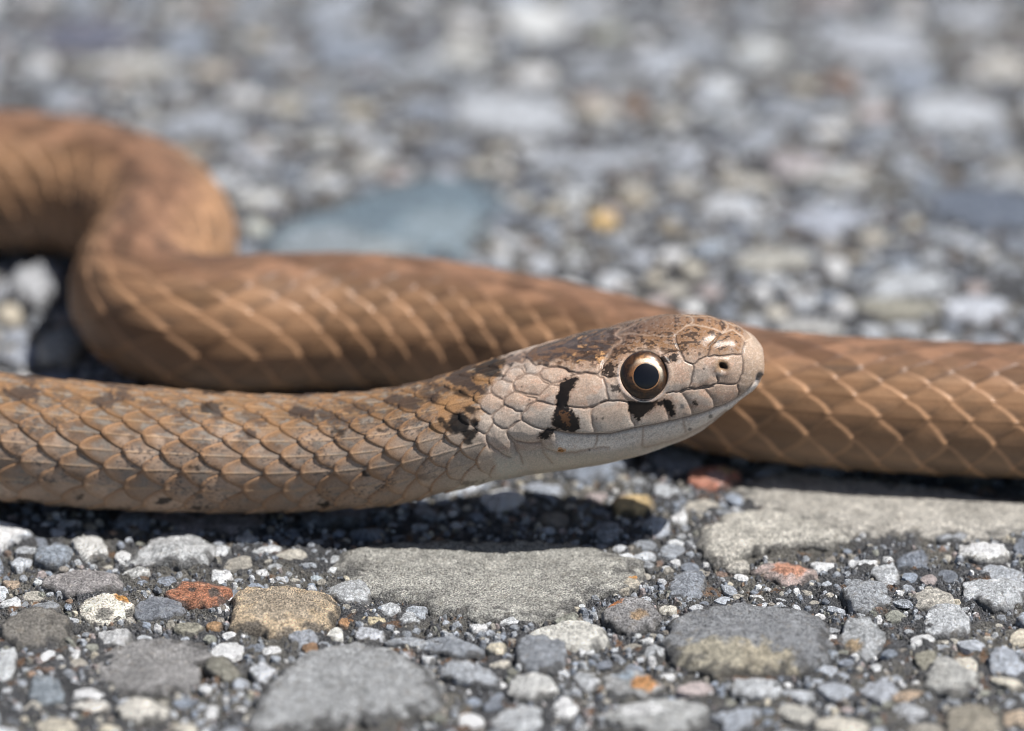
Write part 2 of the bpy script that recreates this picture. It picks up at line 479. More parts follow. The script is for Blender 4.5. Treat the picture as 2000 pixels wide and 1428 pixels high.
# head plates: (points, kind) kind 0 = dark suture, 1 = suture with its whitish sheen painted in, 2 = overlapping scale edge, 3 = soft
SUT = [
    (z4((940, 330), (965, 345), (1020, 360), (1060, 410), (1100, 430), (1180, 430), (1270, 445), (1400, 455), (1480, 500), (1560, 520), (1690, 515), (1800, 525), (1845, 480), (1890, 400), (1960, 330)), 0),
    (z1((95, 415), (300, 345), (500, 297), (640, 280), (740, 272), (860, 275), (1000, 285), (1100, 290), (1185, 290)), 1),
    (z1((100, 405), (300, 325), (500, 270), (700, 225), (900, 190)), 3),
    (z1((800, 320), (730, 365), (705, 420), (660, 480), (645, 550)), 3),
    (z1((740, 272), (800, 300), (800, 320)), 3),
    (z1((1185, 290), (1200, 260), (1240, 230), (1300, 205), (1308, 165)), 1),
    (z1((1185, 290), (1195, 340), (1215, 400), (1240, 455), (1270, 480), (1310, 495)), 0),
    (z1((1240, 230), (1300, 212), (1390, 220), (1450, 235), (1530, 262), (1575, 215)), 1),
    (z1((1525, 262), (1470, 310), (1430, 360), (1410, 430)), 0),
    (z1((1410, 430), (1500, 428), (1600, 418), (1665, 415), (1675, 350), (1690, 318)), 0),
    (z1((1530, 262), (1600, 245), (1645, 285), (1690, 318), (1730, 300), (1770, 310)), 1),
    (z1((1310, 495), (1350, 460), (1410, 430)), 0),
    (z1((1310, 495), (1308, 560), (1292, 620), (1280, 660)), 0),
    (z1((1483, 570), (1487, 605), (1476, 628)), 0),
    (z1((1280, 660), (1350, 655), (1430, 640), (1490, 625), (1560, 630), (1630, 628)), 0),
    (z1((1665, 415), (1668, 480), (1658, 560), (1630, 628), (1640, 680), (1625, 740)), 0),
    (z1((1085, 432), (1130, 400), (1190, 385), (1222, 402), (1243, 455)), 0),
    (z1((1120, 692), (1200, 685), (1280, 660)), 0),
    (z1((1220, 690), (1300, 668), (1380, 663), (1450, 645)), 0),
    (z1((640, 768), (695, 750), (760, 755), (850, 762)), 0),
    (z1((585, 802), (570, 850), (580, 900), (600, 965)), 3),
    (z1((845, 765), (848, 830), (865, 880), (885, 925)), 3),
    (z1((1095, 755), (1110, 800), (1130, 850), (1140, 890)), 3),
    (z1((1222, 692), (1260, 740), (1290, 790), (1312, 845)), 3),
    (z1((1385, 663), (1425, 700), (1455, 745), (1478, 795)), 3),
    (z1((640, 560), (700, 588), (765, 572)), 0),
    (z1((655, 590), (682, 660), (697, 742), (640, 768), (575, 800), (500, 805), (430, 797), (390, 790)), 2),
    (z1((420, 570), (470, 558), (540, 553), (610, 560), (655, 590)), 2),
    (z1((420, 570), (370, 605), (340, 640), (335, 700), (320, 790)), 3),
    (z1((195, 560), (222, 520), (280, 503), (370, 515), (440, 560), (380, 602), (290, 632), (232, 602), (195, 560)), 2),
    (z1((8, 640), (30, 585), (75, 562), (120, 558), (190, 570), (232, 622), (272, 640), (190, 716), (100, 700), (25, 680), (8, 640)), 2),
    (z1((185, 720), (272, 640), (335, 640)), 2), (z1((180, 757), (320, 785)), 2),
    (z1((65, 860), (100, 800), (180, 757)), 2), (z1((65, 860), (75, 895), (110, 915), (200, 950), (270, 962), (320, 955)), 2),
    (z1((240, 965), (210, 1010), (212, 1060), (100, 1055), (30, 1043)), 2),
    (z1((210, 1062), (250, 1100), (330, 1130), (450, 1128), (560, 1105), (700, 1090)), 3),
    (z1((35, 1050), (45, 1120), (80, 1200)), 3), (z1((210, 1062), (230, 1130), (290, 1200)), 3),
    (z1((620, 995), (612, 1050), (590, 1100)), 3), (z1((950, 945), (948, 1010), (940, 1080)), 3), (z1((1245, 885), (1240, 930), (1260, 985)), 3),
    (z1((1545, 835), (1470, 890), (1390, 935), (1260, 1000), (1120, 1052), (950, 1085)), 3),
    (z4((700, 590), (740, 520), (790, 480), (860, 455), (930, 470), (965, 520), (960, 545), (880, 600), (840, 632), (770, 615), (700, 590)), 2),
    (z4((965, 520), (1020, 535), (1110, 540), (1145, 520)), 2),
    (z4((570, 710), (600, 650), (640, 610), (700, 595)), 2),
    (z4((835, 640), (835, 700), (850, 735), (790, 765), (720, 822), (640, 790), (580, 750), (570, 710)), 2),
    (z4((850, 735), (920, 750), (1010, 790), (1100, 810), (1100, 840), (1040, 900), (960, 970), (880, 960), (800, 920), (725, 885), (720, 850), (740, 800)), 2),
    (z4((450, 880), (470, 820), (520, 770), (570, 750)), 2), (z4((715, 830), (715, 900), (640, 960), (580, 1000), (500, 970), (460, 930), (450, 880)), 2),
    (z4((585, 1040), (610, 990), (680, 930), (730, 900)), 2), (z4((925, 975), (920, 1060), (850, 1120), (770, 1170), (680, 1140), (610, 1095), (585, 1040)), 2),
    (z4((330, 1050), (360, 980), (430, 945), (480, 950)), 2), (z4((610, 1100), (560, 1190), (520, 1222), (440, 1190), (360, 1120), (330, 1050)), 2),
    (z4((525, 1230), (570, 1170), (610, 1110)), 2), (z4((525, 1230), (540, 1300), (620, 1380), (720, 1450), (800, 1490)), 2), (z4((765, 1190), (780, 1260), (850, 1330), (880, 1420)), 2),
    (z4((765, 1190), (800, 1140), (880, 1080), (920, 1060)), 2), (z4((765, 1190), (790, 1240), (850, 1290), (980, 1325), (1100, 1330), (1170, 1300)), 2),
    (z4((220, 1240), (290, 1180), (340, 1150)), 2), (z4((220, 1240), (240, 1320), (320, 1390), (420, 1430), (560, 1450)), 2), (z4((520, 1222), (560, 1330), (560, 1400)), 2),
    (z4((120, 1330), (200, 1400), (330, 1480), (420, 1530)), 2), (z4((700, 430), (790, 400), (860, 380), (940, 400), (970, 340)), 2), (z4((560, 560), (700, 470), (720, 430), (560, 440)), 2),
    (z4((870, 455), (950, 440), (980, 500)), 2),
]
MOUTH = z1((305, 962), (400, 980), (500, 986), (600, 990), (720, 984), (870, 950), (1000, 925), (1140, 898), (1300, 858), (1420, 820), (1530, 775), (1620, 738), (1680, 690), (1740, 625), (1790, 575))


def polydist(x, y, P):
    d = np.full(x.shape, 1e9)
    for (ax, ay), (bx, by) in zip(P[:-1], P[1:]):
        vx, vy = bx - ax, by - ay
        t = np.clip(((x - ax) * vx + (y - ay) * vy) / (vx * vx + vy * vy + 1e-9), 0, 1)
        d = np.minimum(d, np.hypot(x - ax - t * vx, y - ay - t * vy))
    return d


def inpoly(x, y, P):
    c = np.zeros(x.shape, bool)
    n = len(P)
    for k in range(n):
        x1, y1 = P[k]; x2, y2 = P[(k + 1) % n]
        m = (y1 > y) != (y2 > y)
        c ^= m & (x < (x2 - x1) * (y - y1) / (y2 - y1 + 1e-12) + x1)
    return c


def sdpoly(x, y, P):
    d = polydist(x, y, list(P) + [P[0]])
    return np.where(inpoly(x, y, P), -d, d)


NH = int(np.searchsorted(-xs_near, -890))             # rings of the head and nape
X = hx[:NH]; Y = hy[:NH]
wx = X + (vnoise(X / 9, Y / 9, 0, 31) - .5) * 3.0
wy = Y + (vnoise(X / 9, Y / 9, 0, 32) - .5) * 3.0
dd = [np.full(X.shape, 1e9) for _ in range(4)]
for P, kind in SUT:
    dd[kind] = np.minimum(dd[kind], polydist(wx, wy, P))
dm = polydist(X, Y, MOUTH)
dany = np.minimum.reduce([dd[0], dd[1], dd[2], dd[3], dm])
# where the traced plates replace the regular rows
xb = np.interp(Y, [680, 735, 760, 790, 818, 845, 880, 960], [1000, 975, 955, 936, 915, 925, 960, 985])
wt = sstep(-6, 6, X - xb)
gro = -2.2 * np.exp(-(dd[0] / 1.8)**2) - .7 * np.exp(-(dd[1] / 2.0)**2) - 1.8 * np.exp(-(dd[2] / 2.2)**2) - 1.3 * np.exp(-(dd[3] / 3.0)**2)
pil = 2.2 * (1 - np.exp(-(np.minimum(dd[0], dd[1]) / 9)**2)) * 0 + 1.9 * (1 - np.exp(-(np.minimum.reduce([dd[2], dd[0]]) / 13)**2))
pil += 1.6 * (1 - np.exp(-(dd[3] / 9)**2))
mouth_under = 0
# mouth: groove, upper lip overhangs
ybelow = Y - np.interp(X, [p[0] for p in MOUTH], [p[1] for p in MOUTH])
inmouth = sstep(1075, 1095, X)
lip = -6.0 * np.exp(-((ybelow - 1.5) / 3.0)**2) * inmouth
lip += -3.0 * sstep(0, 6, ybelow) * inmouth * sstep(60, 20, ybelow)
EX, EY, ER = 1258.0, 733.0, 46.0
de = np.hypot(X - EX, (Y - EY) * 1.02)
orb = -26 * sstep(ER + 1, ER - 7, de) + 1.5 * np.exp(-((de - ER - 6) / 4)**2)
dn = np.hypot((X - 1410.5) * .9, Y - 716.5)
nost = -9 * np.exp(-(dn / 5.5)**2) + 1.8 * np.exp(-((dn - 13) / 6)**2)
dr = np.hypot(X - 1482, (Y - 738) * .7)
rost = -7 * np.exp(-(dr / 6)**2)
head_h = (gro + pil + lip + orb + nost + rost) * vis[:NH]
DISP = scale_h.copy()
soft = sstep(1.15, .9, 0 * q[:NH] + 1)
DISP[:NH] = scale_h[:NH] * (1 - wt) + head_h * wt
# the throat is almost smooth
thr = sstep(0, 60, X - 900) * sstep(.60, .78, f[:NH])
DISP[:NH] *= 1 - .75 * thr * (1 - wt)
DISP += (fbm(arc[:, None] / 60 + 0 * q, TH * 3, 0, 41, 2) - .5) * 4 * (1 - headw[:, None])
tipf = np.ones(NR); tipf[:NN] = sstep(1493, 1486, xs_near)
DISP *= tipf[:, None]

# ------------------------------------------------------------------ skin colours
col = np.zeros((NR, NT, 3))
def C3(*v): return np.array(v, float)
s2 = arc[:, None] + 0 * q
FB1 = fbm(s2 / 90, TH * 2.5, 0, 51, 3)
FB2 = fbm(s2 / 14, TH * 14, 0, 52, 3)
FB3 = fbm(s2 / 5, TH * 36, 0, 53, 2)
# --- near body
dorsal = sstep(5.0, 2.2, q + (FB1 - .5) * 1.5)
near = mix(np.broadcast_to(C3(.405, .290, .212), col.shape), C3(.20, .118, .062), dorsal)
near = mix(near, C3(.36, .31, .235), sstep(8.6, 9.3, q))
near *= (0.72 + .48 * r1)[..., None]
near = mix(near, C3(.10, .062, .042), .72 * sstep(.44, .62, fbm(s2 / 30, TH * 5, 0, 58, 3)) * sstep(1.6, 2.6, q) * sstep(5.2, 4.2, q))
near = mix(near, C3(.23, .215, .19), .6 * sstep(.45, .7, FB2) * sstep(.15, .5, E_) * sstep(9, 7, q))
near = mix(near, C3(.29, .15, .065), .62 * sstep(.42, .05, E_ + (FB2 - .5) * .35) * sstep(8.9, 6.5, q))
near = mix(near, C3(.42, .24, .13), .7 * sstep(.16, .02, E_) * (bb < .1) * sstep(9.6, 8.8, q))
near = mix(near, C3(.52, .34, .19), .4 * keel * sstep(8, 7, q))
near = mix(near, C3(.10, .065, .045), .55 * sstep(.035, .0, E_))
near = mix(near, C3(.08, .07, .065), .7 * sstep(.60, .70, FB3) * sstep(.42, .58, FB1))
NEAR0 = near
# --- paler towards the head
pale = np.zeros(NR); pale[:NN] = sstep(760, 960, xs_near)
pale = pale[:, None] * sstep(3.0, 5.5, q)
near = mix(near, C3(.47, .385, .31) , .75 * pale * sstep(.0, .15, E_))
# throat: no dark reticulation
thr0 = np.zeros(NR); thr0[:NN] = sstep(860, 930, xs_near)
near = mix(near, C3(.52, .47, .39), .85 * thr0[:, None] * sstep(7.2, 8.6, q))
# --- far body
fr = mix(np.broadcast_to(C3(.262, .146, .078), col.shape), C3(.185, .101, .060), sstep(4.5, 1.5, q + (FB1 - .5) * 2))
fr = mix(fr, C3(.19, .135, .095), sstep(6.4, 8.6, q))
fr = mix(fr, C3(.30, .26, .20), sstep(9.1, 9.6, q))
fr *= (1 + (r2 - .45) * (.42 + .45 * sstep(6, 3, q)))[..., None]
fr = mix(fr, C3(.12, .075, .045), .4 * sstep(.5, .75, fbm(s2 / 38, TH * 5, 0, 57, 2)) * sstep(7.5, 5, q))
ring = sstep(.15, .03, E_)
fr = mix(fr, C3(.12, .065, .042), .5 * sstep(.25, .05, E_) * sstep(5, 3.5, q))
fr = mix(fr, C3(.16, .105, .070), .55 * sstep(.1, .9, bb + (FB2 - .5) * .5) * sstep(2.5, 5, q))
fr = mix(fr, C3(.36, .215, .12), .35 * sstep(.9, .5, E_) * sstep(.3, .0, np.abs(bb + .25)) * sstep(2, 4, q))
fr = mix(fr, C3(.58, .33, .18), (.45 + .5 * FB1 + .5 * (FB2 - .5)) * ring * (bb < .05) * sstep(2.2, 4.6, q) * sstep(9.9, 9.2, q))
fr = mix(fr, C3(.42, .24, .13), .62 * ring * (bb >= .05) * sstep(4, 5.5, q))
fr = mix(fr, C3(.11, .065, .042), .3 * sstep(.6, .8, FB1) * sstep(5, 2, q))
fr = mix(fr, C3(.12, .08, .055), .6 * ((r1 < .04) & (np.abs(bb) < .4) & (q > 3)).astype(float))
bl = sstep(NN - 40, NN + 120, np.arange(NR))[:, None] + 0 * q
col = near * (1 - bl[..., None]) + fr * bl[..., None]
rough = .50 - .06 * r1 + .05 * FB2
rough = rough * (1 - bl) + (.36 + .10 * r2) * bl
rough = rough * (1 - .6 * tipm)

# --- head
hd = np.zeros(X.shape + (3,))
Tp = resample(X[:, 0] * 0 + xs_near[:NH], TOP)[:, None]; Bp = resample(xs_near[:NH], BOT)[:, None]
n5 = fbm(X / 5, Y / 5, 0, 61, 2); n12 = fbm(X / 12, Y / 9, 0, 62, 3); n30 = fbm(X / 34, Y / 26, 0, 63, 3); n3_ = vnoise(X / 3.0, Y / 3.0, 0, 64)
side = np.broadcast_to(C3(.475, .345, .260), hd.shape)
hd = mix(side, C3(.50, .32, .23), .6 * sstep(.5, .7, n12))
hd = mix(hd, C3(.38, .36, .33), .5 * sstep(.5, .68, n30))
yl = np.interp(X, [1000, 1100, 1200, 1260, 1320, 1400, 1440, 1493], [700, 712, 715, 680, 690, 690, 690, 640])
hd = mix(hd, C3(.255, .140, .072), sstep(18, -14, Y - yl + (n12 - .5) * 26))
hd = mix(hd, C3(.135, .078, .052), .8 * sstep(15, -10, Y - yl + 22) * sstep(1400, 1250, X))
hd = mix(hd, C3(.40, .295, .215), .8 * sstep(1440, 1462, X + (Y - 700) * .1))
lowl = inmouth * sstep(2, 8, ybelow)
hd = mix(hd, C3(.86, .80, .74), lowl * sstep(48, 26, ybelow + (X - 1100) * .02))
hd = mix(hd, C3(.52, .45, .36), sstep(22, 46, ybelow) * sstep(1000, 1080, X))
hd = mix(hd, C3(.50, .455, .38), sstep(870, 905, Y) * sstep(1080, 1000, X))
hd = mix(hd, C3(.62, .545, .46), .55 * sstep(780, 830, Y) * sstep(880, 850, Y))
# salt-and-pepper micro pigment
hd = mix(hd, C3(.33, .27, .23), .4 * sstep(.60, .80, n3_) * sstep(900, 860, Y))
hd = mix(hd, C3(.60, .48, .39), .5 * sstep(.35, .18, n3_) * (.2 + .8 * sstep(-12, 8, Y - yl)))
# dark plates of the crown
DK1 = z1((95, 430), (300, 362), (520, 305), (700, 285), (760, 330), (720, 400), (670, 440), (640, 490), (560, 470), (420, 470), (250, 480), (140, 460))
d = sdpoly(X, Y, DK1) + (n12 - .5) * 30
m = sstep(6, -5, d)
hd = mix(hd, C3(.050, .040, .038), m * .9)
hd = mix(hd, C3(.17, .095, .055), m * .8 * sstep(.46, .60, fbm(X / 20, Y / 5, 0, 77, 3)))
hd = mix(hd, C3(.47, .26, .12), m * sstep(.56, .64, fbm(X / 11, Y / 7, 0, 71, 3)) * sstep(1090, 1140, X) * sstep(650, 680, Y))
hd = mix(hd, C3(.10, .075, .065), .8 * sstep(12, 0, Y - (Tp + 16)) * sstep(1290, 1180, X) * sstep(.35, .55, n12))
# speckles on the crown, stretched along the head
spk = fbm(X / 6.5, Y / 3.4, 0, 72, 2)
spk2 = fbm(X / 26, Y / 15, 0, 73, 2)
hd = mix(hd, C3(.055, .035, .025), .9 * sstep(.60, .66, spk + (spk2 - .5) * .35) * sstep(14, -8, Y - yl + (X > 1330) * 4) * sstep(1085, 1130, X) * sstep(1452, 1440, X))
# sutures
hd = mix(hd, C3(.075, .058, .05), .8 * np.exp(-(dd[0] / 1.6)**2))
hd = mix(hd, C3(.60, .46, .35), (.22 + .3 * sstep(1300, 1350, X)) * np.exp(-(dd[1] / 1.5)**2))  # whitish sheen along the crown sutures, put into the colour
hd = mix(hd, C3(.20, .135, .10), .70 * np.exp(-(dd[2] / 1.8)**2))
hd = mix(hd, C3(.33, .23, .17), .6 * np.exp(-(dd[3] / 2.8)**2))
hd = mix(hd, C3(.15, .115, .095), .75 * np.exp(-((ybelow - 1.0) / 2.3)**2) * inmouth)
# black markings with ragged edges
jag = (fbm(X / 4.2, Y / 4.2, 0, 74, 3, .7) - .5) * 16
def mark(P, c, amt=.95, grow=0, jg=1.0):
    global hd
    d = sdpoly(X, Y, P) + jag * jg - grow
    if c[0] < .03: hd = mix(hd, C3(.17, .10, .065), .55 * sstep(5.0, 0, d))
    hd = mix(hd, c, amt * sstep(1.2, -1.2, d))
BLK = C3(.007, .006, .006)
mark(z1((350, 620), (400, 590), (450, 575), (485, 598), (455, 640), (425, 690), (405, 740), (402, 790), (440, 830), (480, 880), (488, 940), (450, 972), (400, 965), (330, 950), (292, 920), (300, 860), (320, 800), (318, 730), (345, 660)), BLK, .96, 0, .75)
mark(z1((345, 840), (400, 830), (430, 880), (420, 940), (370, 930), (350, 890)), C3(.12, .06, .03), .9, -2, 1.6)
mark(z1((190, 1012), (235, 960), (290, 945), (325, 960), (285, 1000), (245, 1030)), BLK, .95, 0, .9)
mark(z1((845, 752), (920, 745), (1010, 755), (1050, 745), (1060, 760), (1020, 790), (990, 820), (940, 860), (910, 893), (880, 860), (845, 830)), BLK, .96, 0, .8)
mark(z1((1070, 745), (1145, 742), (1172, 790), (1172, 845), (1150, 862), (1120, 822), (1095, 785), (1040, 770)), BLK, .96, 0, .7)
mark(z1((1060, 425), (1110, 440), (1140, 430), (1175, 400), (1200, 420), (1185, 455), (1130, 475), (1085, 462)), BLK, .9, 0, 1.1)
mark(z1((660, 505), (720, 478), (755, 500), (750, 550), (705, 585), (668, 545)), BLK, .85, 0, 1.3)
mark(z1((718, 640), (770, 635), (780, 680), (725, 685)), C3(.05, .04, .035), .9, 0, .8)
mark(z1((1300, 745), (1330, 745), (1335, 785), (1305, 790)), BLK, .85, -1, .9)
mark(z1((1213, 770), (1243, 770), (1246, 800), (1213, 802)), C3(.12, .12, .12), .8, 0, .25)
for (a, b, r) in ((1385, 520, 8), (1270, 412, 10), (1357, 415, 12), (655, 875, 8), (612, 878, 6), (560, 1110, 6), (128, 745, 7), (72, 655, 6), (1288, 960, 14), (1435, 865, 16)):
    d = np.hypot(X - (1000 + a / 3.7037), Y - (580 + b / 3.7037)) - r / 3.7
    hd = mix(hd, C3(.06, .05, .045), .8 * sstep(1.2, -1, d + jag * .12))
for P in (z4((90, 1100), (150, 1000), (220, 975), (300, 1005), (325, 1090), (285, 1160), (200, 1222), (100, 1225), (30, 1215)),
          z4((265, 1185), (340, 1145), (430, 1160), (445, 1200), (390, 1235), (405, 1300), (385, 1335), (285, 1300), (330, 1240)),
          z4((380, 1080), (430, 1075), (440, 1125), (395, 1130))):
    mark(P, BLK, .95, 0, .6)
# nostril and brown ring
hd = mix(hd, C3(.26, .15, .07), .75 * sstep(20, 8, np.hypot((X - 1408) * .9, (Y - 714) * 1.1) + (n5 - .5) * 10))
hd = mix(hd, C3(.012, .009, .008), sstep(8.5, 5.5, np.hypot((X - 1412) * .8, (Y - 714) * 1.2 + (X - 1412) * -.5)))
hd = mix(hd, C3(.16, .15, .15), .9 * sstep(11, 6, dr))
# orbit rim
hd = mix(hd, C3(.07, .05, .04), .85 * sstep(ER + 1.5, ER - 1, de))
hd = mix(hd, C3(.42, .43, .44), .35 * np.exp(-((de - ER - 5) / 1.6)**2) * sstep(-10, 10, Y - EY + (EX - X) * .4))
hd = mix(hd, C3(.60, .28, .10), .8 * sstep(1.5, -1.5, np.hypot((X - 1095) * .6, Y - 879) - 5 + jag * .4))
wtv = (wt * vis[:NH])[..., None]
under = C3(.52, .48, .41)
hd2 = hd * vis[:NH][..., None] + under * (1 - vis[:NH][..., None])
col[:NH] = col[:NH] * (1 - wt[..., None]) + hd2 * wt[..., None]
hr = .27 - .06 * sstep(10, -10, Y - yl) + .10 * n12
rough[:NH] = rough[:NH] * (1 - wt) + hr * wt

# --- individual blotches of the near body (near side, mirrored on the other)
Xn = hx; Yn = hy
jg2 = (fbm(Xn / 9, Yn / 7, 0, 81, 3) - .5) * 16
def spot(x, y, rx, ry, c, amt=.9, ang=0, jg=1.0):
    ca_, sa_ = math.cos(ang), math.sin(ang)
    u_ = (Xn - x) * ca_ + (Yn - y) * sa_; v_ = -(Xn - x) * sa_ + (Yn - y) * ca_
    d = (np.hypot(u_ / rx, v_ / ry) - 1) * min(rx, ry) + jg2 * jg
    m = amt * sstep(3, -3, d) * vis
    col[:NN] = mix(col[:NN], c, m)
DB = C3(.055, .038, .030); BK = C3(.012, .010, .009); OR = C3(.34, .18, .075)
for (x, y, rx, ry, c, am) in ((45, 770, 34, 15, DB, .85), (60, 748, 12, 6, DB, .7), (205, 785, 26, 13, DB, .8), (240, 776, 22, 10, DB, .75), (140, 785, 20, 9, DB, .45),
                              (300, 792, 24, 10, DB, .55), (412, 800, 24, 12, BK, .85), (425, 812, 14, 8, DB, .8), (350, 808, 22, 9, DB, .55), (490, 816, 26, 10, DB, .6), (492, 848, 12, 7, DB, .85),
                              (590, 808, 26, 10, DB, .9), (640, 812, 24, 9, DB, .75), (665, 846, 13, 7, BK, .8), (700, 800, 30, 10, DB, .55), (745, 842, 7, 7, BK, .8), (790, 785, 36, 13, DB, .85),
                              (830, 770, 26, 8, DB, .7), (850, 780, 18, 8, DB, .8), (120, 820, 18, 8, OR, .5), (115, 824, 9, 5, DB, .7), (35, 876, 10, 7, DB, .6), (380, 913, 9, 5, BK, .75),
                              (260, 845, 15, 8, DB, .4), (715, 926, 10, 5, BK, .85), (565, 910, 7, 4, BK, .7), (55, 975, 13, 4.5, BK, .85), (155, 968, 8, 5, BK, .8), (325, 978, 16, 5, BK, .9),
                              (388, 989, 12, 4, BK, .8), (632, 983, 14, 5, BK, .9), (555, 998, 10, 4, BK, .8), (240, 994, 16, 4, BK, .5), (915, 938, 20, 5, DB, .6), (830, 930, 14, 4, DB, .5),
                              (905, 742, 34, 15, DB, .92), (925, 762, 26, 13, DB, .9), (950, 725, 34, 12, BK, .85), (968, 708, 28, 8, BK, .8), (865, 760, 30, 10, DB, .8), (940, 745, 14, 8, OR, .6)):
    spot(x, y, rx, ry, c, am, .12)
for (x, y, rx, ry, am) in ((875, 800, 26, 22, .85), (905, 785, 34, 15, .8), (925, 808, 20, 16, .7), (868, 832, 26, 16, .85), (850, 800, 16, 9, .5), (888, 770, 22, 9, .6)):
    spot(x, y, rx, ry, C3(.37, .20, .09), am * .75, -.3)
for (x, y, rx, ry, am) in ((898, 825, 21, 20, .96), (880, 838, 24, 7, .9), (862, 822, 7, 6, .9), (915, 846, 16, 11, .95), (912, 862, 12, 6, .9), (920, 800, 13, 7, .9), (898, 768, 22, 6, .8), (926, 826, 8, 8, .85)):
    spot(x, y, rx, ry, BK, am, .35, .6)

P3 = BASE + NRM * DISP[..., None]
body_faces = grid_faces(NR, NT)
allv = P3.reshape(-1, 3)
# close both ends
v_tip = CEN[0] + np.array([.4, 0, 0]); v_tail = CEN[-1]
allv = np.vstack([allv, v_tip, v_tail])
n0 = NR * NT
cap1 = np.array([[n0, (j + 1) % NT, j] for j in range(NT)])
l0 = (NR - 1) * NT
cap2 = np.array([[n0 + 1, l0 + j, l0 + (j + 1) % NT] for j in range(NT)])
colv = np.vstack([col.reshape(-1, 3), col[0, 0][None], col[-1, 0][None]])
rv = np.concatenate([rough.ravel(), [.4, .4]])
origin = CEN[NN // 2] * [1, 1, 0]
snake = link('snake', None)
snake['label'] = 'slender brown snake with raised head, dark collar spots and coils looping behind it'
snake['category'] = 'snake'
snake.location = origin * K
me = make_mesh('body', allv - origin, [body_faces, cap1, cap2], M_SKIN, colv, {'rough': rv})
link('body', me, snake)

# ------------------------------------------------------------------ eyes
fl = np.hypot(hx - EX, hy - EY) + (TW[:NN] < 0) * 1e5 + (face < .2) * 1e5
ei, ej = np.unravel_index(np.argmin(fl), fl.shape)
ec = BASE[ei, ej].copy()
for sgn in (1, -1):
    ax = NRM[ei, ej] * .45 - FWD * .55 + np.array([.06, 0, 0]); ax /= np.linalg.norm(ax)
    uu = np.cross(UPV, ax); uu /= np.linalg.norm(uu)
    if uu[0] < 0: uu = -uu
    vv_ = np.cross(ax, uu)
    if vv_[2] < 0: vv_ = -vv_
    nr, na = 60, 96
    rr = np.sin(np.linspace(0, math.pi / 2, nr)); rr[0] = 0
    aa = np.linspace(0, 2 * math.pi, na, endpoint=False)
    Rm, Am = np.meshgrid(rr, aa, indexing='ij')
    R0 = 46.8
    U = Rm * np.cos(Am) * R0; V = Rm * np.sin(Am) * R0
    D = np.sqrt(1 - Rm**2) * 21 - 7
    P = ec + U[..., None] * uu + V[..., None] * vv_ + D[..., None] * ax
    r_ = np.hypot(U - 2, V + 2)
    ang_ = np.degrees(np.arctan2(V + 2, U - 2))
    nz = fbm(U / 6, V / 6, 0, 91, 3)
    top = np.exp(-((ang_ - 75) / 50.0)**2)
    ec_ = np.broadcast_to(C3(.032, .016, .008), P.shape)
    ec_ = mix(ec_, C3(.10, .045, .018), .5 * sstep(.45, .65, nz))
    ec_ = mix(ec_, C3(.42, .20, .075), np.clip(top * 1.5, 0, 1) * sstep(46, 33, r_ + (nz - .5) * 16 + (1 - top) * 14))
    ec_ = mix(ec_, C3(.95, .84, .66), np.clip(np.exp(-((ang_ - 62) / 48.0)**2) * 1.3, 0, 1) * sstep(36.5, 31, r_ + (nz - .5) * 5))
    ec_ = mix(ec_, C3(.36, .18, .08), .6 * sstep(27.6, 26.6, r_))
    ec_ = mix(ec_, C3(.30, .13, .05), .6 * np.exp(-((ang_ - 175) / 50.0)**2) * sstep(36, 28, r_))
    ec_ = mix(ec_, C3(.015, .012, .012), sstep(44, 48.5, np.hypot(U, V)))
    pr = np.minimum(np.linspace(0, 1, 22), 1)
    Pm, Bm = np.meshgrid(pr, np.linspace(0, 2 * math.pi, 64, endpoint=False), indexing='ij')
    U2 = Pm * np.cos(Bm) * 25.2 + 2.5; V2 = Pm * np.sin(Bm) * 25.2 - 2
    D2 = np.sqrt(np.clip(1 - (U2**2 + V2**2) / R0**2, 0, 1)) * 21 - 7 + .5 - .9 * (Pm > .99)
    P2 = ec + U2[..., None] * uu + V2[..., None] * vv_ + D2[..., None] * ax
    c2 = np.broadcast_to(C3(.003, .003, .005), P2.shape)
    if sgn < 0:
        ycen = CEN[ei, 1]
        P = P - ax * 14; P2 = P2 - ax * 14; P = P - [0, 0, 8]; P2 = P2 - [0, 0, 8]
        P = P.copy(); P[..., 1] = 2 * ycen - P[..., 1]; P2[..., 1] = 2 * ycen - P2[..., 1]
    fcs = grid_faces(nr, na); fc2 = grid_faces(22, 64)
    if sgn < 0:
        fcs = fcs[:, ::-1]; fc2 = fc2[:, ::-1]
    eye = link('eye', make_mesh('eye', P.reshape(-1, 3) - origin, fcs[:, ::-1], M_EYE, ec_.reshape(-1, 3)), snake)
    link('pupil', make_mesh('pupil', P2.reshape(-1, 3) - origin, fc2[:, ::-1], M_EYE, c2.reshape(-1, 3)), eye)

# ================================================================== GROUND
GX0, GX1, GY0, GY1 = -1900.0, 1900.0, -1300.0, 3700.0
nxg, nyg = 640, 560
gx = np.linspace(GX0, GX1, nxg)
ty = np.linspace(0, 1, nyg)
gy = GY0 + (GY1 - GY0) * (ty * .42 + .58 * ty**2.0)
GXm, GYm = np.meshgrid(gx, gy)


def ground_h(x, y):
    h = (fbm(x / 300, y / 300, 0, 101, 2) - .5) * 12
    h = h + (fbm(x / 34, y / 34, 0, 102, 3) - .5) * 26
    g = vnoise(x / 9, y / 9, 0, 103)
    h = h + (np.abs(g - .5) * 2)**.7 * 9 + (vnoise(x / 17, y / 17, 0, 104) - .5) * 8
    return h - 4.0


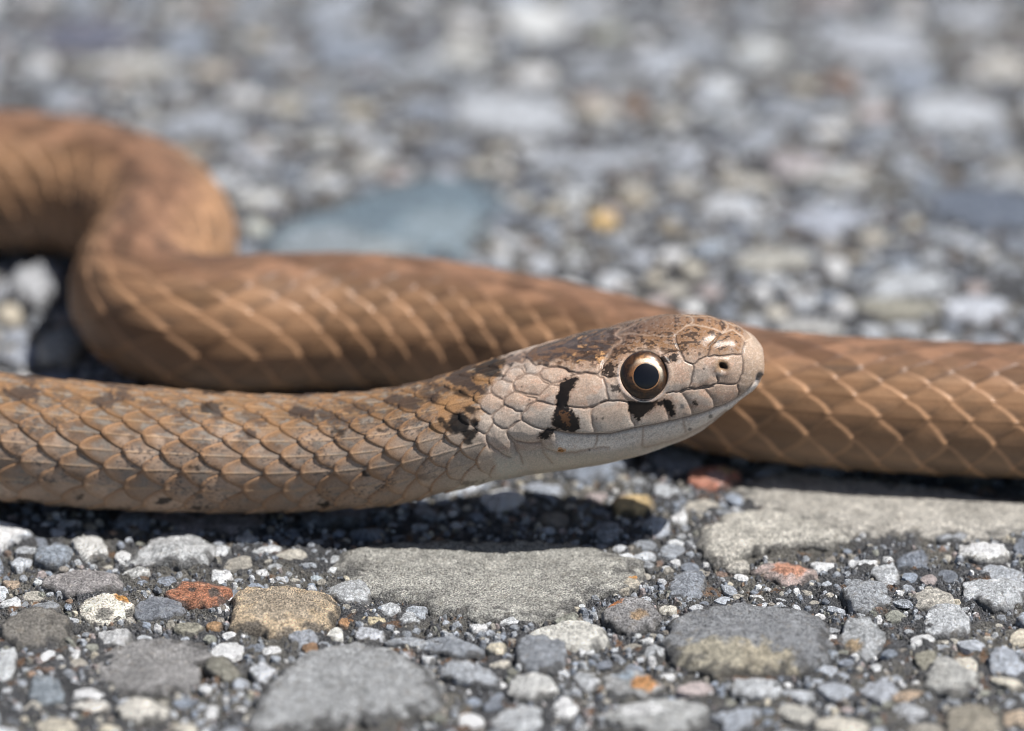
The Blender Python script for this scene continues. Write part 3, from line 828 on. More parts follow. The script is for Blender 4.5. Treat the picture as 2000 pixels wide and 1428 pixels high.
# horizontal distance to the snake and the room beneath it
axis_pts = CEN[::12]; axis_r = np.minimum(HW[::12], HH[::12])
def snake_room(x, y):
    d2 = (axis_pts[:, 0] - x)**2 + (axis_pts[:, 1] - y)**2
    d = np.sqrt(d2)
    under = np.where(d < axis_r, axis_pts[:, 2] - np.sqrt(np.maximum(axis_r**2 - d2, 0)), 1e9)
    return under.min()


GH = ground_h(GXm, GYm)
# keep the matrix below the belly
dmin = np.full(GXm.shape, 1e9)
for (a, b, c), r in zip(axis_pts[::2], axis_r[::2]):
    d2 = (GXm - a)**2 + (GYm - b)**2
    und = np.where(d2 < r * r, c - np.sqrt(np.maximum(r * r - d2, 0)), 1e9)
    dmin = np.minimum(dmin, und)
GH = np.minimum(GH, dmin - 6)
gv = np.stack([GXm, GYm, GH], -1).reshape(-1, 3)
gn = fbm(GXm / 120, GYm / 120, 0, 111, 3)
gc = mix(np.broadcast_to(C3(.088, .090, .096), GXm.shape + (3,)), C3(.17, .16, .14), sstep(.45, .7, gn))
gc = mix(gc, C3(.30, .15, .06), .6 * sstep(.70, .78, fbm(GXm / 34, GYm / 34, 0, 112, 3)))
me = make_mesh('road', gv, grid_faces(nyg, nxg, False), M_ASPHALT, gc.reshape(-1, 3))
road = link('road', me, None, kind='structure')
big = 400000.0
bv = np.array([[-big, -big, -14], [big, -big, -14], [big, big, -14], [-big, big, -14]], float)
gs = link('ground', make_mesh('ground', bv, np.array([[0, 1, 2, 3]]), M_ASPHALT, np.tile([.17, .17, .17], (4, 1))), None, kind='structure')

# ------------------------------------------------------------------ stones
def stone_mesh(seed, outline, Hh, flat=3.0, facets=0, rough_=1.0, nphi=44, nt=12, lump=.10):
    """outline: (n,2) star-shaped polygon about (0,0). returns verts (local), faces"""
    r = np.random.default_rng(seed)
    phi = np.linspace(0, 2 * math.pi, nphi, endpoint=False)
    oa = np.arctan2(outline[:, 1], outline[:, 0]); orr = np.hypot(outline[:, 0], outline[:, 1])
    o = np.argsort(oa); oa = oa[o]; orr = orr[o]
    oa = np.concatenate([oa - 2 * math.pi, oa, oa + 2 * math.pi]); orr = np.tile(orr, 3)
    R = np.interp(phi, oa, orr)
    R = R * (1 + (fbm(np.cos(phi) * 5 + seed, np.sin(phi) * 5, 0, seed + 2, 4, .65) - .5) * .26)
    t = np.linspace(0, 1, nt + 1)[1:]
    t = t ** .8
    Tm, Pm = np.meshgrid(t, phi, indexing='ij')
    x = Tm * R * np.cos(Pm); y = Tm * R * np.sin(Pm)
    size = R.mean()
    z = Hh * np.clip(1 - Tm**flat, 0, 1)**.42 - (Tm > .999) * 10 - sstep(.86, 1, Tm) * 6
    sx = r.uniform(0, 100)
    z = z + (fbm(x / (size * .7) + sx, y / (size * .7), 0, seed, 3) - .5) * Hh * 1.1 * lump * 5 * (1 - Tm**4)
    for _ in range(facets):
        a = r.uniform(0, 2 * math.pi); sl_ = r.uniform(.25, 1.1) * Hh / size
        c_ = Hh * r.uniform(.62, .98)
        z = np.minimum(z, c_ - (x * math.cos(a) + y * math.sin(a)) * sl_ + (size * sl_ * .15))
    rid = 1 - np.abs(fbm(x / 30 + sx, y / 30, 0, seed + 9, 3) - .5) * 4
    z = z - np.clip(rid, 0, 1)**3 * min(Hh * .22, 5) * (1 - Tm**8)
    z = z + (fbm(x / 12 + sx, y / 12, 0, seed + 5, 3, .6) - .5) * 8.0 * rough_ * (1 - Tm**6)
    vz0 = z[0].mean() + .0
    v = np.vstack([[[0, 0, vz0]], np.stack([x, y, z], -1).reshape(-1, 3)])
    fan = np.array([[0, 1 + j, 1 + (j + 1) % nphi] for j in range(nphi)])
    q4 = grid_faces(nt, nphi)[:, ::-1] + 1
    # underside
    v = np.vstack([v, [[0, 0, -18 - Hh * .3]]])
    last = 1 + (nt - 1) * nphi
    bot = np.array([[len(v) - 1, last + (j + 1) % nphi, last + j] for j in range(nphi)])
    v[0, 2] = v[1:1 + nphi, 2].mean()
    T1 = np.concatenate([[0], Tm.ravel(), [1]])
    return v, [q4, fan, bot], T1


def blob_outline(seed, wx_, wy_, ang=0.0, k=14, irr=.16, power=2.0):
    """small irr: water-worn oval; larger irr: broken, straight-sided chip"""
    r = np.random.default_rng(seed)
    a = np.linspace(0, 2 * math.pi, 48, endpoint=False)
    if irr < .11:
        rr_ = 1 + (fbm(np.cos(a) * 1.3 + 9, np.sin(a) * 1.3 + 9, 0, seed, 2) - .5) * irr * 5
        den = (np.abs(np.cos(a))**power + np.abs(np.sin(a))**power)**(1 / power)
        x = np.cos(a) * rr_ / den * wx_; y = np.sin(a) * rr_ / den * wy_
    else:
        n = int(r.integers(4, 8))
        c = (np.arange(n) + r.uniform(-.3, .3, n)) / n * 2 * math.pi + r.uniform(0, 6)
        ap = r.uniform(.62, 1.0, n)
        d_ = np.cos(a[:, None] - c[None]) / ap[None]
        rr_ = 1 / (np.sum(np.maximum(d_, 0)**9, 1)**(1 / 9.) + 1e-6)
        rr_ = np.minimum(rr_, 1.3) * (1 + (fbm(np.cos(a) * 3 + 9, np.sin(a) * 3 + 9, 0, seed, 2) - .5) * .35)
        rr_ *= 1.0 / rr_.mean() * .93
        x = np.cos(a) * rr_ * wx_; y = np.sin(a) * rr_ * wy_
    return np.stack([x * math.cos(ang) - y * math.sin(ang), x * math.sin(ang) + y * math.cos(ang)], 1)


placed = []       # (x, y, r)
sid = [1000]
STONES = []

def add_stone(px, py, w, h, c, grain=.4, Hh=None, ang=0.0, facets=None, flat=3.0, irr=.14, power=2.2, label=None, loose=None, poly=None, accents=(), lump=.10, group=None, lod=1.0, tops=0):
    sid[0] += 1
    sd = sid[0]
    if Hh is None:
        Hh = min(6 + .12 * min(w, h * 2), 24)
    if facets is None: facets = 0
    if irr > .11 and poly is None and w < 130: facets += 2; lump = .05
    hpart = Hh * .75 * math.cos(ANG)
    g = ground_pt(px, py + hpart * .5)
    sc_ = (g - CAM) @ FWD / DIST
    if poly is not None:
        P = np.array([ground_pt(a, b + hpart * (.75 if b < py else .25))[:2] for a, b in poly])
        cpt = P.mean(0)
        g = np.array([cpt[0], cpt[1], 0]); out = P - cpt
        out = np.repeat(out, 2, axis=0); out[1::2] = (out[::2] + np.roll(out[::2], -1, axis=0)) / 2
        jj = np.random.default_rng(sd).normal(0, .03, len(out)); out = out * (1.09 + jj)[:, None]
    else:
        a_ = w / 2 * sc_
        b_ = max((h - hpart * .7), h * .4) / 2 / math.sin(ANG) * sc_
        out = blob_outline(sd, a_, b_, ang, 16, irr, power)
    R_ = np.hypot(out[:, 0], out[:, 1])
    room = min(snake_room(g[0] + out[k, 0] * f_, g[1] + out[k, 1] * f_) for k in range(0, len(out), 2) for f_ in (.95, .5, 0))
    Hq = min(Hh, room - 3)
    mean = R_.mean()
    nphi = int(np.clip(mean * .95, 18, 120) * lod); nt = int(np.clip(mean * .30, 6, 34) * lod)
    v, fcs, T1 = stone_mesh(sd, out, max(Hq, 2.0), flat, facets, 1.0, nphi, nt, lump)
    v[:, 2] = np.where(v[:, 2] > room - 2, room - 2, v[:, 2])
    c = np.array(c, float); lum_ = c.mean(); c = c if loose else (c * .74 + lum_ * .26) * np.array([1.02, 1.05, 1.10])
    cc = np.tile(c, (len(v), 1))
    gx_ = np.random.default_rng(sd + 7)
    for (fx_, fy_, rr_, c2) in accents:
        d = np.hypot(v[:, 0] - fx_ * mean, (v[:, 1] - fy_ * mean)) / (rr_ * mean) + (fbm(v[:, 0] / 14, v[:, 1] / 14, 0, sd, 2) - .5) * .9
        cc = mix(cc, c2, sstep(1.1, .8, d))
    pn = fbm(v[:, 0] / 40, v[:, 1] / 40, 0, sd + 3, 3)
    cc = cc * (1.10 + .55 * pn)[:, None]
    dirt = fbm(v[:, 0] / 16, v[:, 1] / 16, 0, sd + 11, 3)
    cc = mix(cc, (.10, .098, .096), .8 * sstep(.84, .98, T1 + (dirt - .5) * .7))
    ex_ = np.abs(out[:, 0]).max() * .93; ey_ = np.abs(out[:, 1]).max() * .93
    if max(ex_, ey_) > 1.35 * min(ex_, ey_):
        m_ = min(ex_, ey_); L_ = max(ex_, ey_) - m_; nn_ = int(math.ceil(L_ / (m_ * .45))) + 1
        for q_ in np.linspace(-L_, L_, nn_):
            rr_ = m_ * (1 - .25 * abs(q_) / max(L_, 1))
            placed.append((g[0] + (q_ if ex_ > ey_ else 0), g[1] + (q_ if ey_ >= ex_ else 0), rr_))
    else:
        placed.append((g[0], g[1], mean * .98))
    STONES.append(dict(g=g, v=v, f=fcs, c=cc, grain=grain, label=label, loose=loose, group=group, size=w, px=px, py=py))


GRY = (.30, .305, .31); LG = (.47, .47, .46); WH = (.72, .71, .68); CR = (.60, .53, .41); BF = (.46, .41, .33); BG = (.26, .285, .31)
DG = (.17, .175, .19); BR = (.25, .22, .185); ORG = (.36, .18, .11); YL = (.56, .42, .23); OL = (.30, .27, .19); PK = (.42, .30, .25)
# ---- foreground, right
add_stone(1740, 985, 600, 130, BF, .55, 26, flat=5, poly=[(1450, 945), (1500, 915), (1560, 915), (1650, 925), (1750, 937), (1850, 948), (1925, 968), (2010, 985), (2060, 1010), (2030, 1040), (1950, 1048), (1850, 1052), (1800, 1046), (1700, 1046), (1650, 1040), (1550, 1015), (1475, 988)], label='wide flat buff stone slab below the coil at the right edge', lump=.06)
add_stone(1520, 1055, 290, 90, (.50, .45, .36), .6, 22, flat=4, poly=[(1380, 1026), (1420, 1004), (1500, 994), (1575, 1008), (1650, 1040), (1660, 1066), (1600, 1062), (1525, 1070), (1470, 1078), (1440, 1092), (1400, 1106), (1378, 1090), (1368, 1055)], label='buff stone lobe just in front of the wide buff slab')
add_stone(950, 1130, 580, 150, (.345, .32, .265), .85, 17, flat=6, poly=[(670, 1075), (750, 1060), (900, 1058), (1050, 1062), (1180, 1072), (1232, 1092), (1235, 1112), (1215, 1150), (1150, 1168), (1110, 1200), (1000, 1216), (900, 1198), (830, 1184), (760, 1162), (700, 1135), (660, 1100)], label='long flat speckled grey-tan slab half in the shadow of the head', lump=.05)
add_stone(1205, 1133, 110, 42, (.40, .34, .25), .4, 16, facets=2, accents=((.6, .5, .5, (.5, .25, .08)),), label='tan chip with rusty tip at the right end of the speckled slab')
add_stone(1458, 1245, 335, 138, (.235, .235, .235), .5, 38, flat=2.6, power=2.3, irr=.05, accents=((0, -.9, .6, (.38, .34, .26)), (-.5, -.6, .4, (.36, .33, .26))), label='large oval grey cobble with tan lower face', lump=.07)
add_stone(1345, 1137, 95, 64, (.27, .285, .31), .4, 26, facets=4, label='blue-grey angular stone above the oval cobble')
add_stone(1533, 1117, 122, 54, PK, .45, 20, facets=3, accents=((.2, .2, .6, (.48, .25, .17)),), label='pinkish stone mottled with orange')
add_stone(1692, 1157, 118, 68, GRY, .45, 26, facets=2)
add_stone(1727, 1120, 74, 40, LG, .3, 16, facets=2)
add_stone(1685, 1100, 72, 28, WH, .25, 12, facets=2)
add_stone(1922, 1080, 106, 44, (.78, .77, .74), .5, 20, irr=.06, loose='bright white oval pebble with dark pits near the right edge')
add_stone(1945, 1158, 135, 66, LG, .4, 22, facets=2)
add_stone(1965, 1122, 120, 36, (.40, .41, .42), .3, 12, facets=1)
add_stone(1820, 1168, 92, 46, BF, .4, 18, facets=4)
add_stone(1690, 1242, 96, 80, (.36, .36, .35), .4, 30, facets=5, label='angular grey rock with a stepped face right of the oval cobble', accents=((-.5, -.5, .35, (.34, .26, .17)),))
add_stone(1855, 1212, 116, 66, LG, .55, 20, facets=2)
add_stone(1800, 1250, 56, 34, WH, .2, 14, facets=3)
add_stone(1117, 1240, 150, 58, (.60, .56, .47), .5, 22, irr=.1, label='cream oval stone left of the large oval cobble')
add_stone(1055, 1278, 108, 72, (.235, .245, .26), .25, 26, irr=.06, power=2.8, label='smooth dark grey block-shaped pebble')
add_stone(1228, 1202, 112, 70, (.27, .25, .235), .8, 20, irr=.1, accents=((-.5, .7, .35, (.45, .18, .07)), (.3, -.2, .3, (.36, .26, .17))))
add_stone(1150, 1326, 66, 42, LG, .3, 14, facets=2)
add_stone(1040, 1342, 96, 60, (.52, .50, .45), .45, 20)
add_stone(1238, 1336, 124, 54, (.34, .33, .31), .7, 18, accents=((.4, 0, .5, (.48, .25, .11)), (-.3, .5, .4, (.3, .35, .40))), label='mottled stone with orange and blue-grey patches')
add_stone(1295, 1402, 200, 86, (.40, .39, .36), .6, 24, accents=((-.2, .1, .22, (.8, .8, .8)), (-.6, .1, .3, (.6, .6, .6))), label='pale stone with a bright white patch at the bottom')
add_stone(1480, 1340, 110, 48, LG, .4, 16, facets=2)
add_stone(1018, 1405, 110, 60, (.45, .45, .44), .5, 20)
add_stone(1105, 1382, 56, 46, WH, .3, 16)
add_stone(1720, 1345, 90, 50, (.36, .37, .39), .5, 18, facets=3)
add_stone(1605, 1102, 52, 26, WH, .3, 12, facets=3)
add_stone(1482, 1167, 46, 12, WH, .1, 7, facets=1)
add_stone(1520, 1171, 40, 11, LG, .1, 6)
add_stone(1306, 1188, 46, 24, (.62, .56, .44), .2, 12, facets=3)
add_stone(1278, 1272, 60, 22, LG, .2, 10); add_stone(1146, 1272, 36, 24, WH, .2, 10)
add_stone(1262, 1252, 34, 14, WH, .2, 8); add_stone(1622, 1245, 26, 24, WH, .2, 12); add_stone(1622, 1275, 34, 24, BG, .2, 12)
add_stone(1396, 933, 108, 48, (.52, .235, .165), .35, 24, irr=.06, loose='red-orange pebble lying under the snout beside the coil', accents=((.45, .2, .35, (.60, .42, .26)), (0, -.3, .4, (.55, .36, .32))))
add_stone(1237, 986, 92, 42, YL, .2, 20, irr=.06, loose='yellow-tan oval pebble beside the tip of the head shadow')
add_stone(1285, 1024, 58, 54, (.46, .48, .51), .3, 24, facets=2)
add_stone(1326, 1009, 38, 32, WH, .2, 16)
add_stone(1862, 1045, 84, 30, GRY, .3, 12)
add_stone(1965, 1331, 80, 30, (.66, .58, .43), .2, 14, ang=-.5, facets=2, label='cream wedge-shaped chip at the right edge')
add_stone(1962, 1292, 76, 66, (.40, .42, .45), .4, 24)
add_stone(1885, 1298, 50, 60, CR, .5, 18); add_stone(1850, 1325, 130, 70, (.42, .40, .35), .6, 22); add_stone(1900, 1400, 120, 70, (.33, .28, .20), .6, 24)
add_stone(1780, 1385, 80, 46, (.42, .42, .42), .5, 18); add_stone(1985, 1405, 60, 44, (.55, .40, .25), .4, 18); add_stone(1770, 1356, 76, 34, (.44, .30, .18), .7, 14)
add_stone(1715, 1305, 40, 26, WH, .2, 10, ang=.8, facets=1); add_stone(1640, 1420, 130, 40, CR, .4, 16); add_stone(1440, 1400, 110, 54, (.36, .38, .41), .4, 18)
add_stone(1810, 1290, 60, 46, OL, .4, 18); add_stone(1560, 1395, 100, 40, (.5, .46, .38), .5, 16)
add_stone(1435, 1080, 26, 26, CR, .2, 14); add_stone(1442, 1105, 60, 24, BF, .3, 12, facets=2); add_stone(1265, 1105, 30, 22, GRY, .2, 10)
add_stone(1500, 990, 90, 24, (.62, .58, .5), .3, 8) if False else None
# ---- foreground, left
add_stone(340, 1062, 190, 90, (.46, .45, .425), .45, 44, flat=2.0, facets=3, poly=[(238, 1090), (285, 1055), (338, 1014), (392, 1040), (428, 1066), (400, 1092), (365, 1102), (300, 1098)], label='pointed pale grey rock standing under the near body', lump=.04)
add_stone(178, 1066, 88, 62, (.58, .55, .49), .8, 22, facets=2); add_stone(137, 1021, 62, 20, WH, .1, 10)
add_stone(103, 1083, 84, 46, (.26, .29, .325), .35, 22, irr=.1, label='blue-grey rounded stone at the left below the body')
add_stone(42, 1098, 44, 38, (.6, .61, .62), .3, 16, facets=2)
add_stone(165, 1137, 172, 54, (.30, .265, .245), .45, 20, irr=.07, label='flat brownish oval stone at the left')
add_stone(388, 1158, 144, 64, (.36, .165, .10), .9, 26, facets=2, irr=.2, loose='rusty orange pitted rock between grey stones', accents=((.5, -.3, .2, (.1, .08, .07)), (-.2, .0, .16, (.12, .09, .08)), (.0, .5, .25, (.45, .26, .17))))
add_stone(206, 1184, 124, 60, (.70, .66, .58), .9, 24, facets=3, loose='white chunky stone with a rust stained corner', accents=((.55, .5, .35, (.52, .27, .09)), (0, -.6, .3, (.2, .19, .17))))
add_stone(312, 1186, 112, 42, (.205, .215, .235), .2, 18, ang=.1, facets=3, irr=.1, label='dark grey wedge of slate beside the white chunky stone')
add_stone(552, 1196, 216, 104, (.52, .41, .285), 1.0, 32, irr=.07, power=2.6, flat=3.5, loose='large cream stone thickly speckled with brown', lump=.05, accents=((0, .1, .7, (.36, .30, .23)),))
add_stone(678, 1152, 106, 62, (.40, .41, .42), .3, 28, facets=4, loose='light grey faceted rock leaning behind the cream stone')
add_stone(428, 1124, 52, 28, WH, .2, 14, facets=3)
add_stone(70, 1227, 140, 86, (.205, .18, .145), .6, 26, irr=.07, label='dark brown rounded stone at the left edge')
add_stone(222, 1241, 72, 46, (.56, .56, .56), .2, 20, facets=4, ang=.5, loose='small angular whitish rock below the white chunky stone')
add_stone(92, 1182, 60, 28, GRY, .2, 12, facets=2); add_stone(20, 1178, 50, 26, WH, .5, 12); add_stone(25, 1140, 46, 16, (.5, .35, .22), .4, 8)
add_stone(732, 1211, 60, 20, (.62, .49, .27), .2, 12); add_stone(655, 1237, 42, 28, (.74, .70, .60), .1, 16, facets=3)
add_stone(588, 1237, 74, 56, (.29, .30, .32), .3, 22, facets=2, label='small grey stone resting against the cream speckled stone')
add_stone(606, 1268, 36, 28, (.36, .19, .08), .4, 16); add_stone(676, 1216, 30, 22, (.5, .24, .08), .3, 12)
add_stone(723, 1238, 72, 34, (.52, .52, .53), .4, 14, facets=2); add_stone(415, 1221, 38, 18, (.5, .27, .1), .4, 10); add_stone(367, 1228, 66, 26, OL, .5, 14)
add_stone(532, 1269, 58, 18, WH, .1, 10); add_stone(147, 1278, 24, 20, WH, .1, 10); add_stone(308, 1224, 18, 14, WH, .1, 10)
add_stone(290, 1298, 240, 120, (.265, .245, .225), .5, 26, flat=4.5, facets=2, poly=[(180, 1300), (225, 1262), (300, 1245), (395, 1248), (412, 1272), (385, 1300), (384, 1332), (330, 1352), (240, 1352), (190, 1332)], label='broad brown-grey slab below the slate wedge')
add_stone(436, 1306, 94, 42, (.23, .21, .155), .4, 20)
add_stone(690, 1330, 380, 160, (.33, .325, .31), .75, 34, flat=3, poly=[(500, 1385), (560, 1305), (610, 1268), (690, 1252), (770, 1268), (830, 1300), (862, 1345), (850, 1380), (760, 1400), (660, 1415), (560, 1425), (490, 1425)], label='broad light grey rough rock at the bottom centre', lump=.08)
add_stone(885, 1262, 150, 42, (.27, .285, .305), .15, 18, facets=3, ang=-.1, label='flat blue-grey flake of slate left of the dark block pebble')
add_stone(800, 1252, 110, 20, (.30, .31, .32), .2, 10, facets=1)
add_stone(970, 1268, 42, 30, (.66, .56, .38), .2, 16, facets=2); add_stone(975, 1297, 58, 18, CR, .3, 10)
add_stone(912, 1316, 156, 44, (.37, .38, .39), .4, 18, facets=3, ang=-.4)
add_stone(932, 1223, 34, 20, WH, .1, 12, facets=2); add_stone(1004, 1213, 64, 18, WH, .3, 10); add_stone(800, 1208, 60, 22, LG, .3, 10, facets=1)
add_stone(760, 1186, 48, 36, LG, .4, 16, facets=2); add_stone(815, 1197, 56, 26, (.4, .42, .44), .3, 12, facets=2); add_stone(833, 1284, 30, 20, WH, .2, 10)
add_stone(510, 1310, 60, 36, (.5, .5, .5), .3, 16, facets=2, ang=.7)
add_stone(175, 1356, 92, 26, WH, .3, 14); add_stone(178, 1380, 86, 24, (.68, .62, .52), .3, 14); add_stone(275, 1392, 110, 50, (.66, .63, .57), .3, 24, irr=.08, loose='cream-white oval pebble at the bottom left')
add_stone(12, 1300, 50, 84, (.52, .52, .5), .3, 26); add_stone(110, 1420, 100, 36, (.62, .53, .38), .3, 16); add_stone(365, 1424, 54, 26, CR, .2, 14)
add_stone(90, 1350, 84, 60, (.22, .25, .27), .3, 20); add_stone(400, 1345, 34, 20, WH, .1, 10); add_stone(415, 1390, 34, 28, WH, .1, 12); add_stone(65, 1382, 44, 24, CR, .3, 12)
add_stone(270, 1115, 60, 20, (.55, .53, .48), .4, 8); add_stone(540, 1108, 70, 16, LG, .3, 8); add_stone(435, 1075, 34, 22, WH, .3, 12); add_stone(525, 1072, 60, 18, WH, .3, 10)
add_stone(482, 1052, 56, 18, LG, .3, 10); add_stone(655, 1092, 26, 16, LG, .1, 8); add_stone(560, 1105, 40, 10, WH, .1, 6); add_stone(510, 1118, 34, 12, WH, .1, 6); add_stone(618, 1128, 30, 12, (.5, .56, .58), .1, 8)
# ---- between near body and coils, far left
add_stone(72, 556, 112, 98, (.50, .51, .53), .2, 60, flat=2.2, irr=.06, loose='pale grey upright pebble in the gap between the coils at the left')
add_stone(20, 616, 54, 50, (.66, .55, .38), .2, 28, irr=.06); add_stone(5, 565, 40, 60, (.5, .5, .52), .2, 28)
add_stone(118, 682, 92, 84, (.60, .57, .46), .3, 40, irr=.08); add_stone(240, 716, 118, 60, (.52, .52, .51), .3, 28, irr=.08); add_stone(50, 690, 90, 50, (.40, .42, .46), .3, 22)
add_stone(35, 655, 60, 40, (.36, .38, .42), .3, 18); add_stone(325, 738, 50, 30, (.35, .25, .22), .3, 14); add_stone(440, 750, 60, 22, LG, .3, 14); add_stone(390, 745, 50, 20, (.4, .42, .45), .3, 10)
add_stone(180, 640, 50, 30, (.2, .2, .22), .3, 14)
# ---- blurred background
add_stone(760, 430, 440, 170, (.155, .205, .245), .5, 26, flat=5, poly=[(520, 480), (545, 450), (620, 415), (720, 375), (810, 352), (900, 345), (958, 360), (965, 400), (935, 450), (905, 500), (800, 520), (640, 520), (540, 510)], loose='large flat blue-grey stone lying behind the middle coil', accents=((.5, -.2, .45, (.26, .32, .36)), (-.5, -.6, .45, (.27, .31, .34)), (0, -.7, .3, (.3, .34, .36))))
add_stone(1925, 405, 240, 110, (.13, .155, .20), .2, 20, irr=.06, label='big dark blue stone blurred at the right edge')
add_stone(175, 72, 200, 84, (.135, .14, .19), .2, 20, irr=.06, label='dark slate-blue stone blurred at the top left')
add_stone(262, 126, 196, 44, (.56, .53, .46), .3, 20, label='long cream stone blurred below the dark stone at the top left'); add_stone(411, 138, 74, 56, (.60, .50, .38), .2, 24)
add_stone(1000, 225, 260, 100, (.46, .47, .48), .3, 30, irr=.07, label='large pale grey stone blurred at the top centre'); add_stone(900, 108, 130, 60, (.60, .58, .52), .2, 30, ang=.8); add_stone(1040, 38, 170, 90, (.66, .65, .61), .2, 30, label='bright white stone blurred at the top centre')
add_stone(495, 388, 116, 40, (.62, .60, .54), .2, 22); add_stone(500, 442, 54, 54, (.60, .60, .50), .2, 24); add_stone(400, 240, 200, 60, (.36, .38, .41), .3, 20)
add_stone(1177, 430, 64, 40, (.66, .47, .23), .1, 26, irr=.05, loose='small orange-yellow pebble blurred right of the blue-grey stone')
add_stone(1640, 160, 96, 46, (.30, .17, .10), .3, 18); add_stone(1238, 202, 80, 34, (.28, .16, .09), .3, 14); add_stone(1160, 210, 84, 44, (.58, .50, .38), .2, 22)
add_stone(1630, 526, 56, 46, (.90, .90, .90), .1, 34, irr=.05, loose='bright white rounded pebble behind the right coil'); add_stone(1490, 572, 52, 40, (.80, .81, .82), .1, 26); add_stone(1350, 596, 56, 44, (.74, .76, .78), .1, 26); add_stone(1645, 600, 44, 44, (.76, .76, .77), .1, 28)
add_stone(1350, 520, 54, 56, (.56, .50, .38), .3, 24); add_stone(1505, 508, 180, 60, (.42, .39, .32), .4, 20); add_stone(1612, 432, 186, 60, (.42, .44, .49), .2, 20); add_stone(1425, 408, 150, 64, (.52, .52, .52), .3, 26)
add_stone(1640, 345, 180, 36, (.56, .53, .46), .3, 20); add_stone(1475, 358, 110, 40, (.52, .47, .38), .3, 18); add_stone(1775, 552, 180, 66, (.48, .49, .49), .4, 26); add_stone(1905, 604, 150, 66, (.56, .57, .60), .3, 26)
add_stone(1755, 600, 170, 56, (.34, .31, .23), .4, 18); add_stone(1150, 315, 280, 40, (.43, .45, .48), .2, 18); add_stone(1340, 300, 70, 40, (.5, .52, .56), .2, 20); add_stone(1485, 100, 110, 76, (.52, .52, .49), .3, 26); add_stone(1300, 118, 150, 60, (.45, .47, .50), .3, 22)
add_stone(1700, 80, 220, 110, (.42, .43, .45), .3, 24); add_stone(1870, 220, 230, 90, (.48, .49, .50), .3, 26); add_stone(1960, 130, 120, 70, (.52, .47, .39), .3, 20); add_stone(1020, 392, 50, 40, (.58, .55, .48), .2, 22); add_stone(1080, 405, 50, 44, (.58, .51, .38), .2, 22)
add_stone(1240, 385, 90, 46, (.36, .30, .21), .3, 18); add_stone(1310, 440, 60, 34, (.36, .29, .19), .3, 14); add_stone(1300, 660, 60, 40, (.4, .4, .4), .3, 16); add_stone(1245, 500, 70, 40, (.55, .57, .61), .2, 22); add_stone(1380, 480, 100, 36, (.46, .53, .60), .2, 18)
add_stone(1060, 520, 60, 46, (.52, .53, .55), .2, 22); add_stone(1120, 480, 60, 30, (.46, .44, .36), .2, 16); add_stone(1580, 640, 150, 44, (.42, .40, .36), .3, 16); add_stone(820, 130, 120, 60, (.34, .36, .38), .3, 20); add_stone(700, 210, 90, 50, (.50, .43, .31), .3, 20)
add_stone(560, 205, 76, 50, (.46, .41, .31), .3, 20); add_stone(550, 110, 130, 36, (.44, .45, .47), .3, 18); add_stone(870, 340, 0 + 60, 30, (.45, .46, .5), .3, 14); add_stone(630, 270, 70, 50, (.50, .48, .42), .3, 22); add_stone(500, 300, 110, 40, (.44, .45, .48), .3, 18)
add_stone(1900, 30, 150, 60, (.45, .46, .48), .3, 22); add_stone(1560, 215, 170, 50, (.36, .38, .41), .3, 18); add_stone(1180, 60, 90, 40, (.46, .46, .36), .3, 16); add_stone(1420, 230, 110, 40, (.43, .45, .46), .3, 18)

# ---- random stones for the rest of the road
cell = {}
def cadd(x, y, r, k):
    cell.setdefault((int(x // 160), int(y // 160)), []).append((x, y, r))
    if r > 100:
        for a in range(-3, 4):
            for b in range(-3, 4):
                if a or b: cell.setdefault((int(x // 160) + a, int(y // 160) + b), []).append((x, y, r))
for k, (x, y, r) in enumerate(placed): cadd(x, y, r, k)
def free(x, y, r, slack):
    cx_, cy_ = int(x // 160), int(y // 160)
    for a in (-1, 0, 1):
        for b in (-1, 0, 1):
            for (X_, Y_, R_) in cell.get((cx_ + a, cy_ + b), ()):
                if (x - X_)**2 + (y - Y_)**2 < ((r + R_) * slack)**2: return False
    return True
PAL = [((.30, .31, .32), 16), ((.38, .39, .40), 14), ((.22, .235, .26), 12), ((.46, .46, .45), 12), ((.28, .31, .35), 9), ((.62, .61, .59), 8), ((.80, .79, .77), 8),
       ((.50, .44, .34), 9), ((.40, .35, .27), 8), ((.58, .49, .34), 4), ((.32, .27, .21), 6), ((.36, .22, .13), 1.6), ((.25, .16, .11), 1.6), ((.42, .33, .29), 5), ((.26, .25, .19), 5)]
pw = np.array([p[1] for p in PAL], float); pw /= pw.sum()
PALc = np.array([p[0] for p in PAL])
def pick(r, y):
    w = pw.copy()
    w[7:10] *= .75
    if r > 24: w[11:13] = 0
    if y > 600: w[[0, 1, 4]] *= 1.7; w[14] = 0; w[5] *= 1.5
    c = PALc[rng.choice(len(PALc), p=w / w.sum())] * rng.uniform(.82, 1.18)
    return (c * .78 + c.mean() * .22) * np.array([1.0, 1.04, 1.11])
rnd = []
for (r0, r1_, tries, slack, ya, yb) in ((70, 115, 260, .96, GY0, GY1), (45, 70, 500, .97, GY0, GY1), (28, 45, 1000, 1.0, GY0, 500), (28, 45, 2600, .92, 500, GY1),
                                        (17, 28, 2000, 1.0, GY0, 500), (17, 28, 6000, .88, 500, GY1), (9, 17, 7500, 1.0, GY0, 700), (9, 17, 3500, .95, 700, 1700)):
    for _ in range(tries):
        x = rng.uniform(GX0 + 60, GX1 - 60); y = rng.uniform(ya + 60 * (ya == GY0), yb - 60 * (yb == GY1)); r = r0 + (r1_ - r0) * rng.uniform(0, 1)**1.3
        if free(x, y, r, slack):
            rnd.append((x, y, r)); cadd(x, y, r, 0)
print('random stones', len(rnd))
inview = []
